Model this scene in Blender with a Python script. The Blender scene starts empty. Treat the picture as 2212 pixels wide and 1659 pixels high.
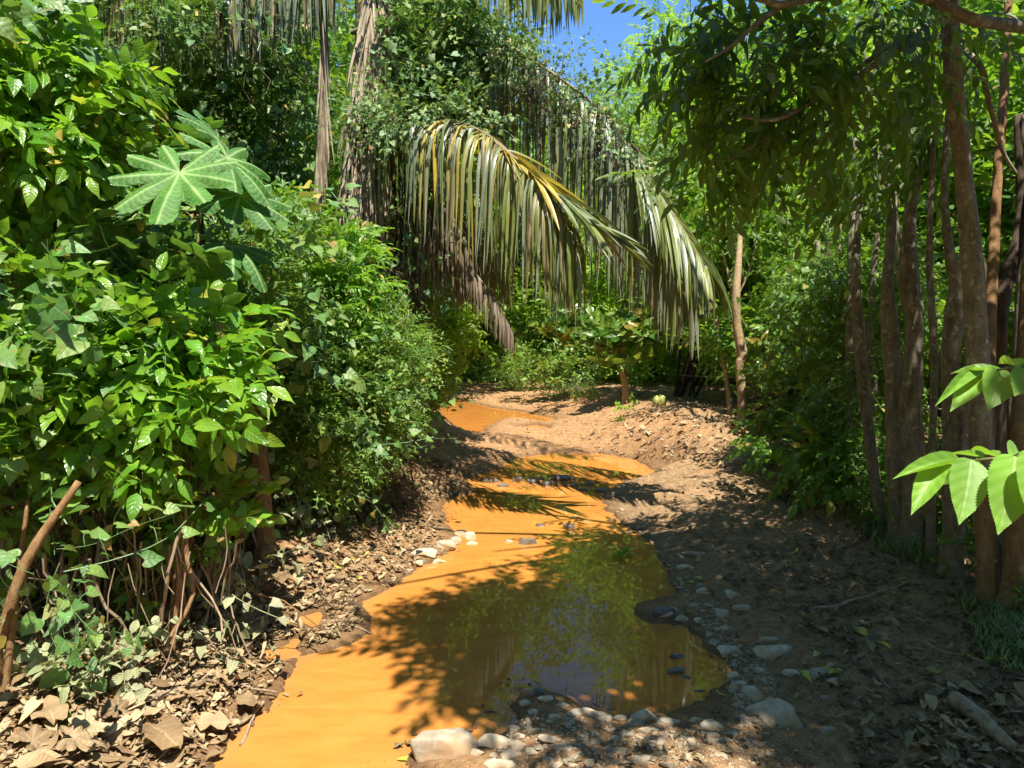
import bpy, math, random
import numpy as np
from mathutils import Vector

# ------------------------------------------------------------------ camera, sky, sun, exposure
sc = bpy.context.scene
rng = np.random.default_rng(11)
PITCH = math.radians(4.04)
CAMZ = 1.6
cam_d = bpy.data.cameras.new("camera"); cam = bpy.data.objects.new("camera", cam_d)
sc.collection.objects.link(cam); sc.camera = cam
cam.location = (0, 0, CAMZ); cam.rotation_euler = (math.pi/2 - PITCH, 0, 0)
cam_d.sensor_width = 36.0; cam_d.lens = 36.0*1495/2212
cam_d.clip_start = 0.05; cam_d.clip_end = 2000

TO_SUN = np.array([0.13, -0.36, 0.92]); TO_SUN /= np.linalg.norm(TO_SUN)
world = bpy.data.worlds.new("World"); sc.world = world; world.use_nodes = True
wn = world.node_tree.nodes; wl = world.node_tree.links
bg = wn["Background"]; sky = wn.new("ShaderNodeTexSky"); sky.sky_type = 'NISHITA'; sky.sun_disc = False
sky.sun_elevation = math.asin(TO_SUN[2]); sky.sun_rotation = math.atan2(TO_SUN[0], TO_SUN[1])
sky.air_density = 1.0; sky.dust_density = 0.2; sky.ozone_density = 2.5
tn = wn.new('ShaderNodeMix'); tn.data_type = 'RGBA'; tn.blend_type = 'MULTIPLY'; tn.inputs[0].default_value = 1; tn.inputs[7].default_value = (.64, .88, 1.18, 1)
wl.new(sky.outputs[0], tn.inputs[6]); wl.new(tn.outputs[2], bg.inputs[0]); bg.inputs[1].default_value = 0.105
sun_d = bpy.data.lights.new("sun", 'SUN'); sun_d.energy = 5.0; sun_d.angle = math.radians(0.5); sun_d.color = (1, 0.95, 0.85)
sun = bpy.data.objects.new("sun", sun_d); sc.collection.objects.link(sun)
sun.rotation_euler = Vector(TO_SUN).to_track_quat('Z', 'Y').to_euler(); sun.location = (3, -6, 20)
sc.view_settings.view_transform = 'Standard'; sc.view_settings.look = 'None'
sc.view_settings.exposure = 1.15; sc.view_settings.gamma = 1.0
sc.render.engine = 'CYCLES'; cy = sc.cycles
cy.use_denoising = True
cy.max_bounces = 6; cy.diffuse_bounces = 4; cy.glossy_bounces = 3; cy.transmission_bounces = 4; cy.transparent_max_bounces = 6
cy.caustics_reflective = False; cy.caustics_refractive = False
cy.use_adaptive_sampling = True; cy.adaptive_threshold = 0.02
cy.sample_clamp_indirect = 6.0

# ------------------------------------------------------------------ geometry of the view (photo px, 2212 x 1659) -> metres
FPX = 1495.0
Fv = np.array([0, math.cos(PITCH), -math.sin(PITCH)]); Uv = np.array([0, math.sin(PITCH), math.cos(PITCH)]); Xv = np.array([1.0, 0, 0])
def ray(u, v):
    u = np.asarray(u, float); v = np.asarray(v, float)
    return Fv + ((u-1106)/FPX)[..., None]*Xv + ((829.5-v)/FPX)[..., None]*Uv
def W(u, v, d): return np.array([0, 0, CAMZ]) + np.asarray(d, float)[..., None]*ray(u, v)
def flat(u, v, h=0.0):
    r = ray(u, v); t = (CAMZ-h)/np.maximum(-r[..., 2], 1e-3)
    return (np.array([0, 0, CAMZ]) + t[..., None]*r)

# ------------------------------------------------------------------ noise
def _h(ix, iy, iz, s):
    h = (ix.astype(np.int64)*73856093) ^ (iy.astype(np.int64)*19349663) ^ (iz.astype(np.int64)*83492791) ^ (s*2654435761)
    h = (h ^ (h >> 13)) * 1274126177 & 0xffffffff
    h = (h ^ (h >> 16)) & 0xffffff
    return h/float(0xffffff)
def vnoise(p, s=0):
    p = np.asarray(p, float); i = np.floor(p); f = p-i; f = f*f*(3-2*f); i = i.astype(np.int64)
    out = 0
    for a in (0, 1):
        wx = f[..., 0] if a else 1-f[..., 0]
        for b in (0, 1):
            wy = f[..., 1] if b else 1-f[..., 1]
            for c in (0, 1):
                wz = f[..., 2] if c else 1-f[..., 2]
                out = out + wx*wy*wz*_h(i[..., 0]+a, i[..., 1]+b, i[..., 2]+c, s)
    return out*2-1
def fbm(p, o=4, s=0):
    t = 0; a = 1.0; p = np.asarray(p, float)
    for k in range(o):
        t = t + a*vnoise(p*(2.03**k)+k*7.3, s+k); a *= .5
    return t
def sstep(a, b, x): t = np.clip((x-a)/(b-a), 0, 1); return t*t*(3-2*t)

# ------------------------------------------------------------------ terrain
def poly(pts): return flat(np.array([p[0] for p in pts]), np.array([p[1] for p in pts]))[:, :2]
PUD_MAIN = poly([(300,2050),(420,1760),(500,1610),(560,1540),(600,1490),(655,1420),(735,1395),(790,1365),(795,1335),(775,1300),(850,1272),(905,1225),(965,1192),(985,1165),(962,1130),(958,1085),(1020,1062),(1005,1035),(1070,1012),(1110,990),(1200,978),(1300,980),(1370,992),(1432,1025),(1350,1040),(1300,1068),(1312,1100),(1345,1130),(1400,1165),(1445,1230),(1455,1290),(1385,1306),(1372,1326),(1420,1342),(1488,1352),(1500,1370),(1560,1425),(1590,1450),(1545,1500),(1500,1532),(1350,1545),(1260,1525),(1180,1490),(1120,1500),(1112,1565),(1040,1605),(900,1600),(870,1640),(900,1760),(960,2050)])
PUD_FAR = poly([(935,868),(985,862),(1060,880),(1130,890),(1205,905),(1185,914),(1085,907),(1050,922),(1045,938),(1000,937),(985,920),(955,905),(948,885)])
PUD_A = poly([(650,1332),(690,1322),(702,1348),(676,1370),(655,1352)])
PUD_B = poly([(560,1412),(640,1382),(652,1408),(596,1440)])
PUD_C = poly([(1118,921),(1160,917),(1192,923),(1172,930),(1125,929)])
PUDS = [PUD_MAIN, PUD_FAR, PUD_A, PUD_B, PUD_C]
def sdist(P, Q):
    d = np.full(len(P), 1e9); ins = np.zeros(len(P), bool); n = len(Q)
    for i in range(n):
        a = Q[i]; b = Q[(i+1) % n]; ab = b-a
        t = np.clip(((P-a)@ab)/(ab@ab), 0, 1)
        d = np.minimum(d, np.hypot(*(P-a-t[:, None]*ab).T))
        c = ((a[1] > P[:, 1]) != (b[1] > P[:, 1]))
        with np.errstate(divide='ignore', invalid='ignore'):
            xi = (b[0]-a[0])*(P[:, 1]-a[1])/(b[1]-a[1])+a[0]
        ins ^= c & (P[:, 0] < xi)
    return np.where(ins, -d, d)
def sd_all(P):
    out = np.full(len(P), 9.0)
    for Q in PUDS:
        lo = Q.min(0)-1.2; hi = Q.max(0)+1.2
        m = ((P > lo) & (P < hi)).all(1)
        if m.any(): out[m] = np.minimum(out[m], sdist(P[m], Q))
    return out
YC = [-50, 0, 2.5, 4, 6, 8.6, 13, 19, 31, 60, 300]
XL = [-2.2, -1.9, -1.45, -1.35, -1.0, -.85, -1.0, -2.0, -3.6, -10, -10]
XR = [3.0, 2.7, 2.55, 2.6, 2.2, 1.9, 1.6, 1.0, -.3, -6, -6]
def ground(P, micro=True):
    x = P[:, 0]; y = P[:, 1]
    sd = sd_all(P)
    q = np.c_[x, y, 0*x]
    n1 = fbm(q*1.1, 3, 3)
    sdn = sd + .035*fbm(q*9, 3, 21)*np.exp(-np.abs(sd)/.3)
    h = np.where(sdn > 0, .012+.085*(1-np.exp(-np.maximum(sdn, 0)/.3)), -.05*(1-np.exp(np.minimum(sdn, 0)/.12)))
    out = sstep(0, .35, sd)
    xl = np.interp(y, YC, XL); xr = np.interp(y, YC, XR)
    L = xl-x; R = x-xr
    h = h + out*(.16*sstep(-.4, .4, L) + .05*np.clip(L, 0, 30) + .10*sstep(-1.3, .3, R) + .09*np.clip(R, 0, 25))
    h = h + out*.30*np.exp(-((x-2.55)/.8)**2-((y-9.3)/2.2)**2)
    h = h + out*.22*np.exp(-((x-2.2)/.9)**2-((y-14)/3.)**2)
    h = h + .16*np.exp(-((x+1.03)/.28)**2-((y-6.6)/.9)**2)*out
    h = h + .10*np.exp(-((x+1.3)/.30)**2-((y-4.1)/.5)**2)*out
    near = (y > 0) & (y < 26)
    if near.any():
        qq = q[near]; o = out[near]
        r = .035*n1[near] + .024*fbm(qq*5.5, 3, 5)
        if micro: r = r + .010*fbm(qq*22, 2, 9)
        far = 1+.0*y[near]
        h[near] += (o*.9+.1)*r*far*np.where(sdn[near] > 0, 1, .3) - .0*o
        h[near] = np.where((sdn[near] > 0) & (h[near] < .006), .006+.003*np.abs(qq[:, 0] % .1), h[near])
        h[near] = np.where((sdn[near] <= 0), np.minimum(h[near], -.004), h[near])
    h[~near] += .12*n1[~near]*out[~near]
    h = h + sstep(40, 200, y)*6*0 
    return h, sdn
def _axes():
    ys = [1.35]
    while ys[-1] < 24: ys.append(ys[-1]*1.0042)
    while ys[-1] < 900: ys.append(ys[-1]*1.05)
    ys = np.array(sorted(list(-np.geomspace(1, 300, 14)+1.0)+[.4, .8, 1.1]+ys))
    g = np.geomspace(.02, 500, 90); return np.r_[-3.2-g[::-1], np.linspace(-3.2, 4.2, 480), 4.2+g], ys
GXS, GYS = _axes()
_X, _Y = np.meshgrid(GXS, GYS); GPTS = np.c_[_X.ravel(), _Y.ravel()]
GH, GSD = ground(GPTS); GHM = GH.reshape(_X.shape)
def gz(x, y):
    x = np.atleast_1d(np.asarray(x, float)); y = np.atleast_1d(np.asarray(y, float))
    i = np.clip(np.searchsorted(GXS, x)-1, 0, len(GXS)-2); j = np.clip(np.searchsorted(GYS, y)-1, 0, len(GYS)-2)
    fx = np.clip((x-GXS[i])/(GXS[i+1]-GXS[i]), 0, 1); fy = np.clip((y-GYS[j])/(GYS[j+1]-GYS[j]), 0, 1)
    return (GHM[j, i]*(1-fx)+GHM[j, i+1]*fx)*(1-fy)+(GHM[j+1, i]*(1-fx)+GHM[j+1, i+1]*fx)*fy
def GP(u, v):
    u = np.atleast_1d(np.asarray(u, float)); v = np.atleast_1d(np.asarray(v, float))
    r = ray(u, v); z = np.full(len(u), .1)
    for k in range(9):
        t = np.clip((CAMZ-z)/np.maximum(-r[:, 2], .012), .5, 70)
        p = np.array([0, 0, CAMZ])+t[:, None]*r
        z = .5*z+.5*gz(p[:, 0], p[:, 1])
    p[:, 2] = gz(p[:, 0], p[:, 1])
    return p

# ------------------------------------------------------------------ materials
def newmat(name):
    m = bpy.data.materials.new(name); m.use_nodes = True
    nt = m.node_tree; nt.nodes.clear(); return m, nt.nodes, nt.links
def node(N, t, **k):
    n = N.new(t)
    for a, b in k.items(): setattr(n, a, b)
    return n
def setin(n, **k):
    for a, b in k.items():
        n.inputs[a.replace('_', ' ')].default_value = b
def ramp(N, pts):
    r = N.new('ShaderNodeValToRGB'); e = r.color_ramp.elements
    e[0].position = pts[0][0]; e[0].color = (*pts[0][1], 1)
    e[1].position = pts[-1][0]; e[1].color = (*pts[-1][1], 1)
    for p, c in pts[1:-1]:
        x = e.new(p); x.color = (*c, 1)
    return r
def mixc(N, L, f, a, b, mode='MIX'):
    m = N.new('ShaderNodeMix'); m.data_type = 'RGBA'; m.blend_type = mode
    for s, val in ((m.inputs[0], f), (m.inputs[6], a), (m.inputs[7], b)):
        if hasattr(val, 'links'): L.new(val, s)
        elif isinstance(val, tuple): s.default_value = (*val, 1)
        else: s.default_value = val
    return m.outputs[2]
def mth(N, L, op, a, b=None, c=None):
    m = N.new('ShaderNodeMath'); m.operation = op
    for s, val in zip(m.inputs, (a, b, c)):
        if val is None: continue
        if hasattr(val, 'links'): L.new(val, s)
        else: s.default_value = val
    return m.outputs[0]

def leafmat(name, c1, c2, c3=None, trans=(.22, .42, .03), tf=.38, rough=.38, vein=.35, nv=7, pale=(.30, .42, .16), spec=.5, lobed=False, dry=.0):
    """c1..c3: colours of single leaves, picked leaf by leaf; UV carries the place on the blade"""
    m, N, L = newmat(name)
    at = node(N, 'ShaderNodeAttribute', attribute_name='tint'); sp = N.new('ShaderNodeSeparateColor'); L.new(at.outputs[0], sp.inputs[0])
    old = (.42, .34, .05); aged = name in ('glossy_leaf', 'vine_leaf', 'pale_vine_leaf', 'small_leaf', 'forest_leaf', 'broad_leaf')
    r = ramp(N, [(0, c1), (.5, c2), (.90, c3 or c2), (.955, c3 or c2), (.975, old if aged else (c3 or c2)), (1, (.24, .13, .04) if aged else (c3 or c2))]); L.new(sp.outputs[1], r.inputs[0])
    uv = N.new('ShaderNodeUVMap'); uv.uv_map = 'UVMap'; su = N.new('ShaderNodeSeparateXYZ'); L.new(uv.outputs[0], su.inputs[0])
    au = mth(N, L, 'ABSOLUTE', su.outputs[0])
    mid = mth(N, L, 'SUBTRACT', 1.0, mth(N, L, 'MULTIPLY', au, 16.0 if not lobed else 32.0)); mid = mth(N, L, 'MAXIMUM', mid, 0.0)
    ph = mth(N, L, 'SUBTRACT', su.outputs[1], mth(N, L, 'MULTIPLY', au, .45 if not lobed else .16))
    wv = mth(N, L, 'PINGPONG', mth(N, L, 'MULTIPLY', ph, float(nv)), .5)
    if lobed: wv = mth(N, L, 'PINGPONG', mth(N, L, 'MULTIPLY', mth(N, L, 'SUBTRACT', su.outputs[1], mth(N, L, 'MULTIPLY', au, .9)), 13.0), .5)
    sec = mth(N, L, 'MAXIMUM', mth(N, L, 'SUBTRACT', 1.0, mth(N, L, 'MULTIPLY', wv, 9.0)), 0.0)
    vn = mth(N, L, 'MAXIMUM', mid, mth(N, L, 'MULTIPLY', sec, .55))
    vn = mth(N, L, 'MULTIPLY', vn, vein)
    col = mixc(N, L, vn, r.outputs[0], pale)
    tc = N.new('ShaderNodeTexCoord'); nz = N.new('ShaderNodeTexNoise'); setin(nz, Scale=11.0, Detail=3.0); L.new(tc.outputs['Object'], nz.inputs['Vector'])
    rr = ramp(N, [(.25, (.65, .65, .65)), (.75, (1.3, 1.3, 1.3))]); L.new(nz.outputs[0], rr.inputs[0])
    col = mixc(N, L, 1.0, col, rr.outputs[0], 'MULTIPLY')
    if dry > 0:
        nz2 = N.new('ShaderNodeTexNoise'); setin(nz2, Scale=38.0, Detail=2.0); L.new(tc.outputs['Object'], nz2.inputs['Vector'])
        r2 = ramp(N, [(.62, (0, 0, 0)), (.70, (1, 1, 1))]); L.new(nz2.outputs[0], r2.inputs[0])
        col = mixc(N, L, mth(N, L, 'MULTIPLY', r2.outputs[0], dry), col, (.22, .16, .05))
    bk = N.new('ShaderNodeNewGeometry')
    colb = mixc(N, L, .35, col, pale)
    colf = mixc(N, L, mth(N, L, 'MULTIPLY', bk.outputs['Backfacing'], 1.0), col, colb)
    p = N.new('ShaderNodeBsdfPrincipled'); L.new(colf, p.inputs['Base Color']); setin(p, Roughness=rough, Specular_IOR_Level=spec)
    bp = N.new('ShaderNodeBump'); setin(bp, Strength=(.2 if name.startswith('serr') else .4), Distance=.004)
    L.new(mth(N, L, 'ADD', mth(N, L, 'MULTIPLY', wv, 1.5), mth(N, L, 'MULTIPLY', mid, -1.0)), bp.inputs['Height']); L.new(bp.outputs[0], p.inputs['Normal'])
    t = N.new('ShaderNodeBsdfTranslucent')
    tcol = mixc(N, L, .35, trans, mixc(N, L, 1.0, col, (2.2, 2.0, 1.2), 'MULTIPLY'))
    tcol = mixc(N, L, mth(N, L, 'MULTIPLY', vn, .9), tcol, (.10, .20, .02))
    L.new(tcol, t.inputs[0])
    mx = N.new('ShaderNodeMixShader'); mx.inputs[0].default_value = tf
    L.new(p.outputs[0], mx.inputs[1]); L.new(t.outputs[0], mx.inputs[2])
    o = N.new('ShaderNodeOutputMaterial'); L.new(mx.outputs[0], o.inputs[0]); return m

M = {}
M['glossy'] = leafmat('glossy_leaf', (.055, .17, .010), (.105, .27, .016), (.20, .36, .025), trans=(.30, .56, .02), tf=.38, rough=.30)
M['heart'] = leafmat('vine_leaf', (.055, .15, .035), (.10, .22, .05), (.18, .27, .05), trans=(.16, .36, .04), tf=.25, rough=.5, vein=.3, nv=4, dry=.8, pale=(.30, .42, .25))
M['heartsoft'] = leafmat('pale_vine_leaf', (.07, .17, .05), (.12, .24, .07), (.20, .28, .06), trans=(.2, .38, .05), tf=.25, rough=.5, vein=.3, nv=4, dry=.9, pale=(.32, .42, .25))
M['fine'] = leafmat('small_leaf', (.07, .16, .018), (.12, .25, .025), (.21, .32, .05), trans=(.22, .42, .03), tf=.33, rough=.42, vein=.1)
M['pale'] = leafmat('dusty_leaf', (.20, .24, .10), (.30, .32, .15), (.35, .34, .2), trans=(.25, .3, .1), tf=.2, rough=.6, vein=.2)
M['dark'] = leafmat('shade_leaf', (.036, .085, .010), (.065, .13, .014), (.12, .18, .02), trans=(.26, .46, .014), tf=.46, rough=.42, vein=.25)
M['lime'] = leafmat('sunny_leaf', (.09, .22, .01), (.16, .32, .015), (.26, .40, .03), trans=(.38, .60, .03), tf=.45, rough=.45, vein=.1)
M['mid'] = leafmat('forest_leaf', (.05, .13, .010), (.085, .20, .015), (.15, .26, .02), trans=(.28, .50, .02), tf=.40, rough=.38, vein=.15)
M['serrate'] = leafmat('serrated_leaf', (.14, .30, .035), (.18, .36, .04), (.22, .40, .05), trans=(.30, .55, .03), tf=.35, rough=.5, vein=.34, nv=6, pale=(.40, .52, .14))
M['palmate'] = leafmat('palmate_leaf', (.03, .11, .016), (.045, .145, .02), (.09, .24, .03), trans=(.22, .46, .03), tf=.22, rough=.6, spec=.3, vein=.7, nv=9, pale=(.38, .50, .20), lobed=True)
M['cacao'] = leafmat('broad_leaf', (.05, .14, .02), (.08, .2, .02), (.17, .24, .03), trans=(.22, .4, .03), tf=.3, rough=.33, vein=.3, nv=9)
M['frond'] = leafmat('palm_leaflet', (.10, .13, .085), (.17, .20, .135), (.27, .29, .20), trans=(.14, .20, .05), tf=.16, rough=.33, vein=.25, nv=0.001, pale=(.3, .33, .2), spec=.6)
M['frondgreen'] = leafmat('green_palm_leaflet', (.07, .12, .02), (.12, .17, .03), (.2, .22, .05), trans=(.2, .34, .02), tf=.3, rough=.38, vein=.25, nv=0.001, pale=(.3, .33, .1))
M['frondyellow'] = leafmat('yellowing_palm_leaflet', (.16, .19, .05), (.42, .33, .04), (.60, .42, .05), trans=(.55, .42, .03), tf=.3, rough=.4, vein=.2, nv=0.001, pale=(.5, .42, .15))
M['frondtan'] = leafmat('tan_palm_leaflet', (.13, .10, .04), (.22, .17, .07), (.17, .17, .06), trans=(.3, .22, .05), tf=.22, rough=.5, vein=.2, nv=0.001, pale=(.35, .28, .14))
M['fronddead'] = leafmat('dead_palm_leaflet', (.20, .14, .08), (.40, .31, .20), (.56, .46, .32), trans=(.2, .13, .06), tf=.1, rough=.7, vein=.2, nv=0.001, pale=(.35, .28, .2))
M['frondbrown'] = leafmat('brown_palm_leaflet', (.07, .045, .028), (.13, .09, .055), (.22, .165, .105), trans=(.2, .13, .06), tf=.08, rough=.7, vein=.2, nv=0.001, pale=(.25, .2, .14))
M['litter'] = leafmat('dead_leaf', (.10, .055, .026), (.25, .165, .08), (.45, .335, .19), trans=(.2, .12, .05), tf=.06, rough=.75, vein=.3, nv=7, pale=(.45, .36, .22), spec=.25)
M['litterdark'] = leafmat('brown_dead_leaf', (.075, .045, .022), (.15, .10, .05), (.30, .23, .12), trans=(.2, .12, .05), tf=.06, rough=.75, vein=.3, nv=7, pale=(.3, .25, .16), spec=.25)
M['yellowleaf'] = leafmat('yellow_fallen_leaf', (.30, .34, .04), (.45, .42, .06), (.5, .38, .05), trans=(.4, .4, .05), tf=.15, rough=.5, vein=.3)
M['grass'] = leafmat('grass_blade', (.08, .10, .018), (.12, .15, .028), (.20, .20, .06), trans=(.14, .26, .03), tf=.3, rough=.45, vein=.0)

def barkmat(name, c1, c2, c3, scale=24.0, patch=None, bump=.6, zs=.35):
    m, N, L = newmat(name)
    tc = N.new('ShaderNodeTexCoord'); mp = N.new('ShaderNodeMapping'); mp.inputs['Scale'].default_value = (1, 1, zs); L.new(tc.outputs['Object'], mp.inputs[0])
    n = N.new('ShaderNodeTexNoise'); setin(n, Scale=scale, Detail=7.0, Roughness=.65); L.new(mp.outputs[0], n.inputs['Vector'])
    r = ramp(N, [(.3, c1), (.5, c2), (.72, c3)]); L.new(n.outputs[0], r.inputs[0]); col = r.outputs[0]
    hgt = n.outputs[0]
    v = N.new('ShaderNodeTexVoronoi'); v.feature = 'DISTANCE_TO_EDGE'; setin(v, Scale=scale*1.6); L.new(mp.outputs[0], v.inputs['Vector'])
    cr = ramp(N, [(0, (.45, .45, .45)), (.12, (1, 1, 1))]); L.new(v.outputs[0], cr.inputs[0])
    col = mixc(N, L, .25, col, cr.outputs[0], 'MULTIPLY')
    if patch:
        n2 = N.new('ShaderNodeTexNoise'); setin(n2, Scale=20.0, Detail=5.0, Roughness=.65); L.new(tc.outputs['Object'], n2.inputs['Vector'])
        r2 = ramp(N, [(.57, (0, 0, 0)), (.62, (1, 1, 1))]); L.new(n2.outputs[0], r2.inputs[0])
        col = mixc(N, L, r2.outputs[0], col, patch)
        n3 = N.new('ShaderNodeTexNoise'); setin(n3, Scale=60.0, Detail=3.0); L.new(tc.outputs['Object'], n3.inputs['Vector'])
        r3 = ramp(N, [(.64, (0, 0, 0)), (.68, (1, 1, 1))]); L.new(n3.outputs[0], r3.inputs[0])
        col = mixc(N, L, mth(N, L, 'MULTIPLY', r3.outputs[0], .7), col, patch)
        ge = N.new('ShaderNodeNewGeometry'); sz = N.new('ShaderNodeSeparateXYZ'); L.new(ge.outputs['Position'], sz.inputs[0])
        f = mth(N, L, 'ADD', mth(N, L, 'MULTIPLY', sz.outputs[2], -1.4), mth(N, L, 'ADD', mth(N, L, 'MULTIPLY', n2.outputs[0], 1.6), .45)); f = mth(N, L, 'MINIMUM', mth(N, L, 'MAXIMUM', f, 0.0), .35)
        col = mixc(N, L, f, col, (.25, .15, .075))
    p = N.new('ShaderNodeBsdfPrincipled'); L.new(col, p.inputs['Base Color']); setin(p, Roughness=.85, Specular_IOR_Level=.25)
    b = N.new('ShaderNodeBump'); setin(b, Strength=bump, Distance=.02); L.new(mth(N, L, 'ADD', hgt, mth(N, L, 'MULTIPLY', cr.outputs[0], .12)), b.inputs['Height']); L.new(b.outputs[0], p.inputs['Normal'])
    o = N.new('ShaderNodeOutputMaterial'); L.new(p.outputs[0], o.inputs[0]); return m
M['bark'] = barkmat('brown_bark', (.085, .072, .045), (.17, .148, .10), (.27, .24, .175), patch=(.30, .28, .20))
M['barkpatch'] = barkmat('lichened_bark', (.12, .10, .065), (.21, .18, .125), (.31, .28, .20), scale=26, patch=(.36, .34, .26))
M['barkred'] = barkmat('orange_bark', (.15, .08, .035), (.25, .14, .06), (.34, .21, .10), scale=26)
M['barkdark'] = barkmat('dark_bark', (.03, .02, .012), (.07, .05, .03), (.13, .10, .06))
M['barktan'] = barkmat('tan_bark', (.24, .15, .07), (.36, .25, .13), (.44, .33, .20), scale=22, zs=1.6, bump=.4)
M['fibre'] = barkmat('palm_fibre', (.06, .03, .018), (.14, .085, .05), (.28, .20, .13), scale=30, zs=.08)
M['stick'] = barkmat('dry_stick', (.16, .11, .07), (.30, .22, .14), (.42, .33, .22), scale=30, zs=.2, bump=.3)
M['twig'] = barkmat('green_twig', (.10, .10, .03), (.16, .15, .05), (.22, .19, .08), scale=30, bump=.2)
M['vinestem'] = barkmat('vine_stem', (.05, .03, .018), (.13, .09, .055), (.26, .20, .14), scale=30, bump=.2)

def stonemat(name, c1, c2, c3, soil, rough=.85):
    m, N, L = newmat(name)
    tc = N.new('ShaderNodeTexCoord'); oi = N.new('ShaderNodeObjectInfo')
    n = N.new('ShaderNodeTexNoise'); setin(n, Scale=16.0, Detail=9.0, Roughness=.7)
    n.noise_dimensions = '4D'; L.new(tc.outputs['Object'], n.inputs['Vector']); L.new(mth(N, L, 'MULTIPLY', oi.outputs['Random'], 30.0), n.inputs['W'])
    r = ramp(N, [(.3, c1), (.52, c2), (.72, c3)]); L.new(n.outputs[0], r.inputs[0])
    rr = ramp(N, [(0, (.72, .72, .72)), (1, (1.18, 1.15, 1.1))]); L.new(oi.outputs['Random'], rr.inputs[0])
    col = mixc(N, L, 1.0, r.outputs[0], rr.outputs[0], 'MULTIPLY')
    n2 = N.new('ShaderNodeTexNoise'); setin(n2, Scale=7.0, Detail=5.0); L.new(tc.outputs['Object'], n2.inputs['Vector'])
    r2 = ramp(N, [(.47, (0, 0, 0)), (.62, (1, 1, 1))]); L.new(n2.outputs[0], r2.inputs[0])
    col = mixc(N, L, mth(N, L, 'MULTIPLY', r2.outputs[0], .85), col, soil)
    p = N.new('ShaderNodeBsdfPrincipled'); L.new(col, p.inputs['Base Color']); setin(p, Roughness=rough, Specular_IOR_Level=.3)
    b = N.new('ShaderNodeBump'); setin(b, Strength=.7, Distance=.008); L.new(n.outputs[0], b.inputs['Height']); L.new(b.outputs[0], p.inputs['Normal'])
    o = N.new('ShaderNodeOutputMaterial'); L.new(p.outputs[0], o.inputs[0]); return m
M['stone'] = stonemat('pale_stone', (.27, .22, .15), (.46, .39, .28), (.60, .52, .40), (.36, .22, .11))
M['stonewet'] = stonemat('wet_stone', (.08, .075, .065), (.16, .15, .13), (.25, .23, .20), (.20, .12, .06), .3)

def groundmat():
    m, N, L = newmat('earth')
    tc = N.new('ShaderNodeTexCoord'); at = node(N, 'ShaderNodeAttribute', attribute_name='wet'); sp = N.new('ShaderNodeSeparateColor'); L.new(at.outputs[0], sp.inputs[0])
    def nz(s, d=6.0, r=.6):
        n = N.new('ShaderNodeTexNoise'); setin(n, Scale=s, Detail=d, Roughness=r); L.new(tc.outputs['Object'], n.inputs['Vector']); return n.outputs[0]
    a = nz(1.7); b = nz(16.0, 8.0, .7); c = nz(90.0, 4.0)
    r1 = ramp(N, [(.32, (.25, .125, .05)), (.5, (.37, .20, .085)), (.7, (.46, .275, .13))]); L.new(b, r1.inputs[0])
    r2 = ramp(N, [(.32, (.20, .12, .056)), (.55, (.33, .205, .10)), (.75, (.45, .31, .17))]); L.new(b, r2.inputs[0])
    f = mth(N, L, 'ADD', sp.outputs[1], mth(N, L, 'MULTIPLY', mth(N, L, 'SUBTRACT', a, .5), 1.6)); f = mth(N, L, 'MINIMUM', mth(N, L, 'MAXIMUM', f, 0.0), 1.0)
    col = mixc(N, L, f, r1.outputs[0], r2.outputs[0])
    wetc = mixc(N, L, 1.0, col, (.50, .47, .42), 'MULTIPLY')
    col = mixc(N, L, sp.outputs[0], col, wetc)
    rc = ramp(N, [(.35, (.8, .8, .8)), (.65, (1.18, 1.18, 1.18))]); L.new(c, rc.inputs[0])
    col = mixc(N, L, 1.0, col, rc.outputs[0], 'MULTIPLY')
    v = N.new('ShaderNodeTexVoronoi'); setin(v, Scale=42.0); L.new(tc.outputs['Object'], v.inputs['Vector'])
    rv = ramp(N, [(.16, (1, 1, 1)), (.24, (0, 0, 0))]); L.new(v.outputs['Distance'], rv.inputs[0])
    col = mixc(N, L, mth(N, L, 'MULTIPLY', rv.outputs[0], mth(N, L, 'MULTIPLY', b, .55)), col, (.42, .33, .22))
    p = N.new('ShaderNodeBsdfPrincipled'); L.new(col, p.inputs['Base Color']); setin(p, Specular_IOR_Level=.35)
    rg = N.new('ShaderNodeMapRange'); setin(rg, From_Min=0.0, From_Max=1.0, To_Min=.92, To_Max=.38); L.new(sp.outputs[0], rg.inputs[0]); L.new(rg.outputs[0], p.inputs['Roughness'])
    bp = N.new('ShaderNodeBump'); setin(bp, Strength=1.0, Distance=.03)
    L.new(mth(N, L, 'ADD', b, mth(N, L, 'ADD', mth(N, L, 'MULTIPLY', c, .35), mth(N, L, 'MULTIPLY', rv.outputs[0], .25))), bp.inputs['Height']); L.new(bp.outputs[0], p.inputs['Normal'])
    o = N.new('ShaderNodeOutputMaterial'); L.new(p.outputs[0], o.inputs[0]); return m
M['ground'] = groundmat()
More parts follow.
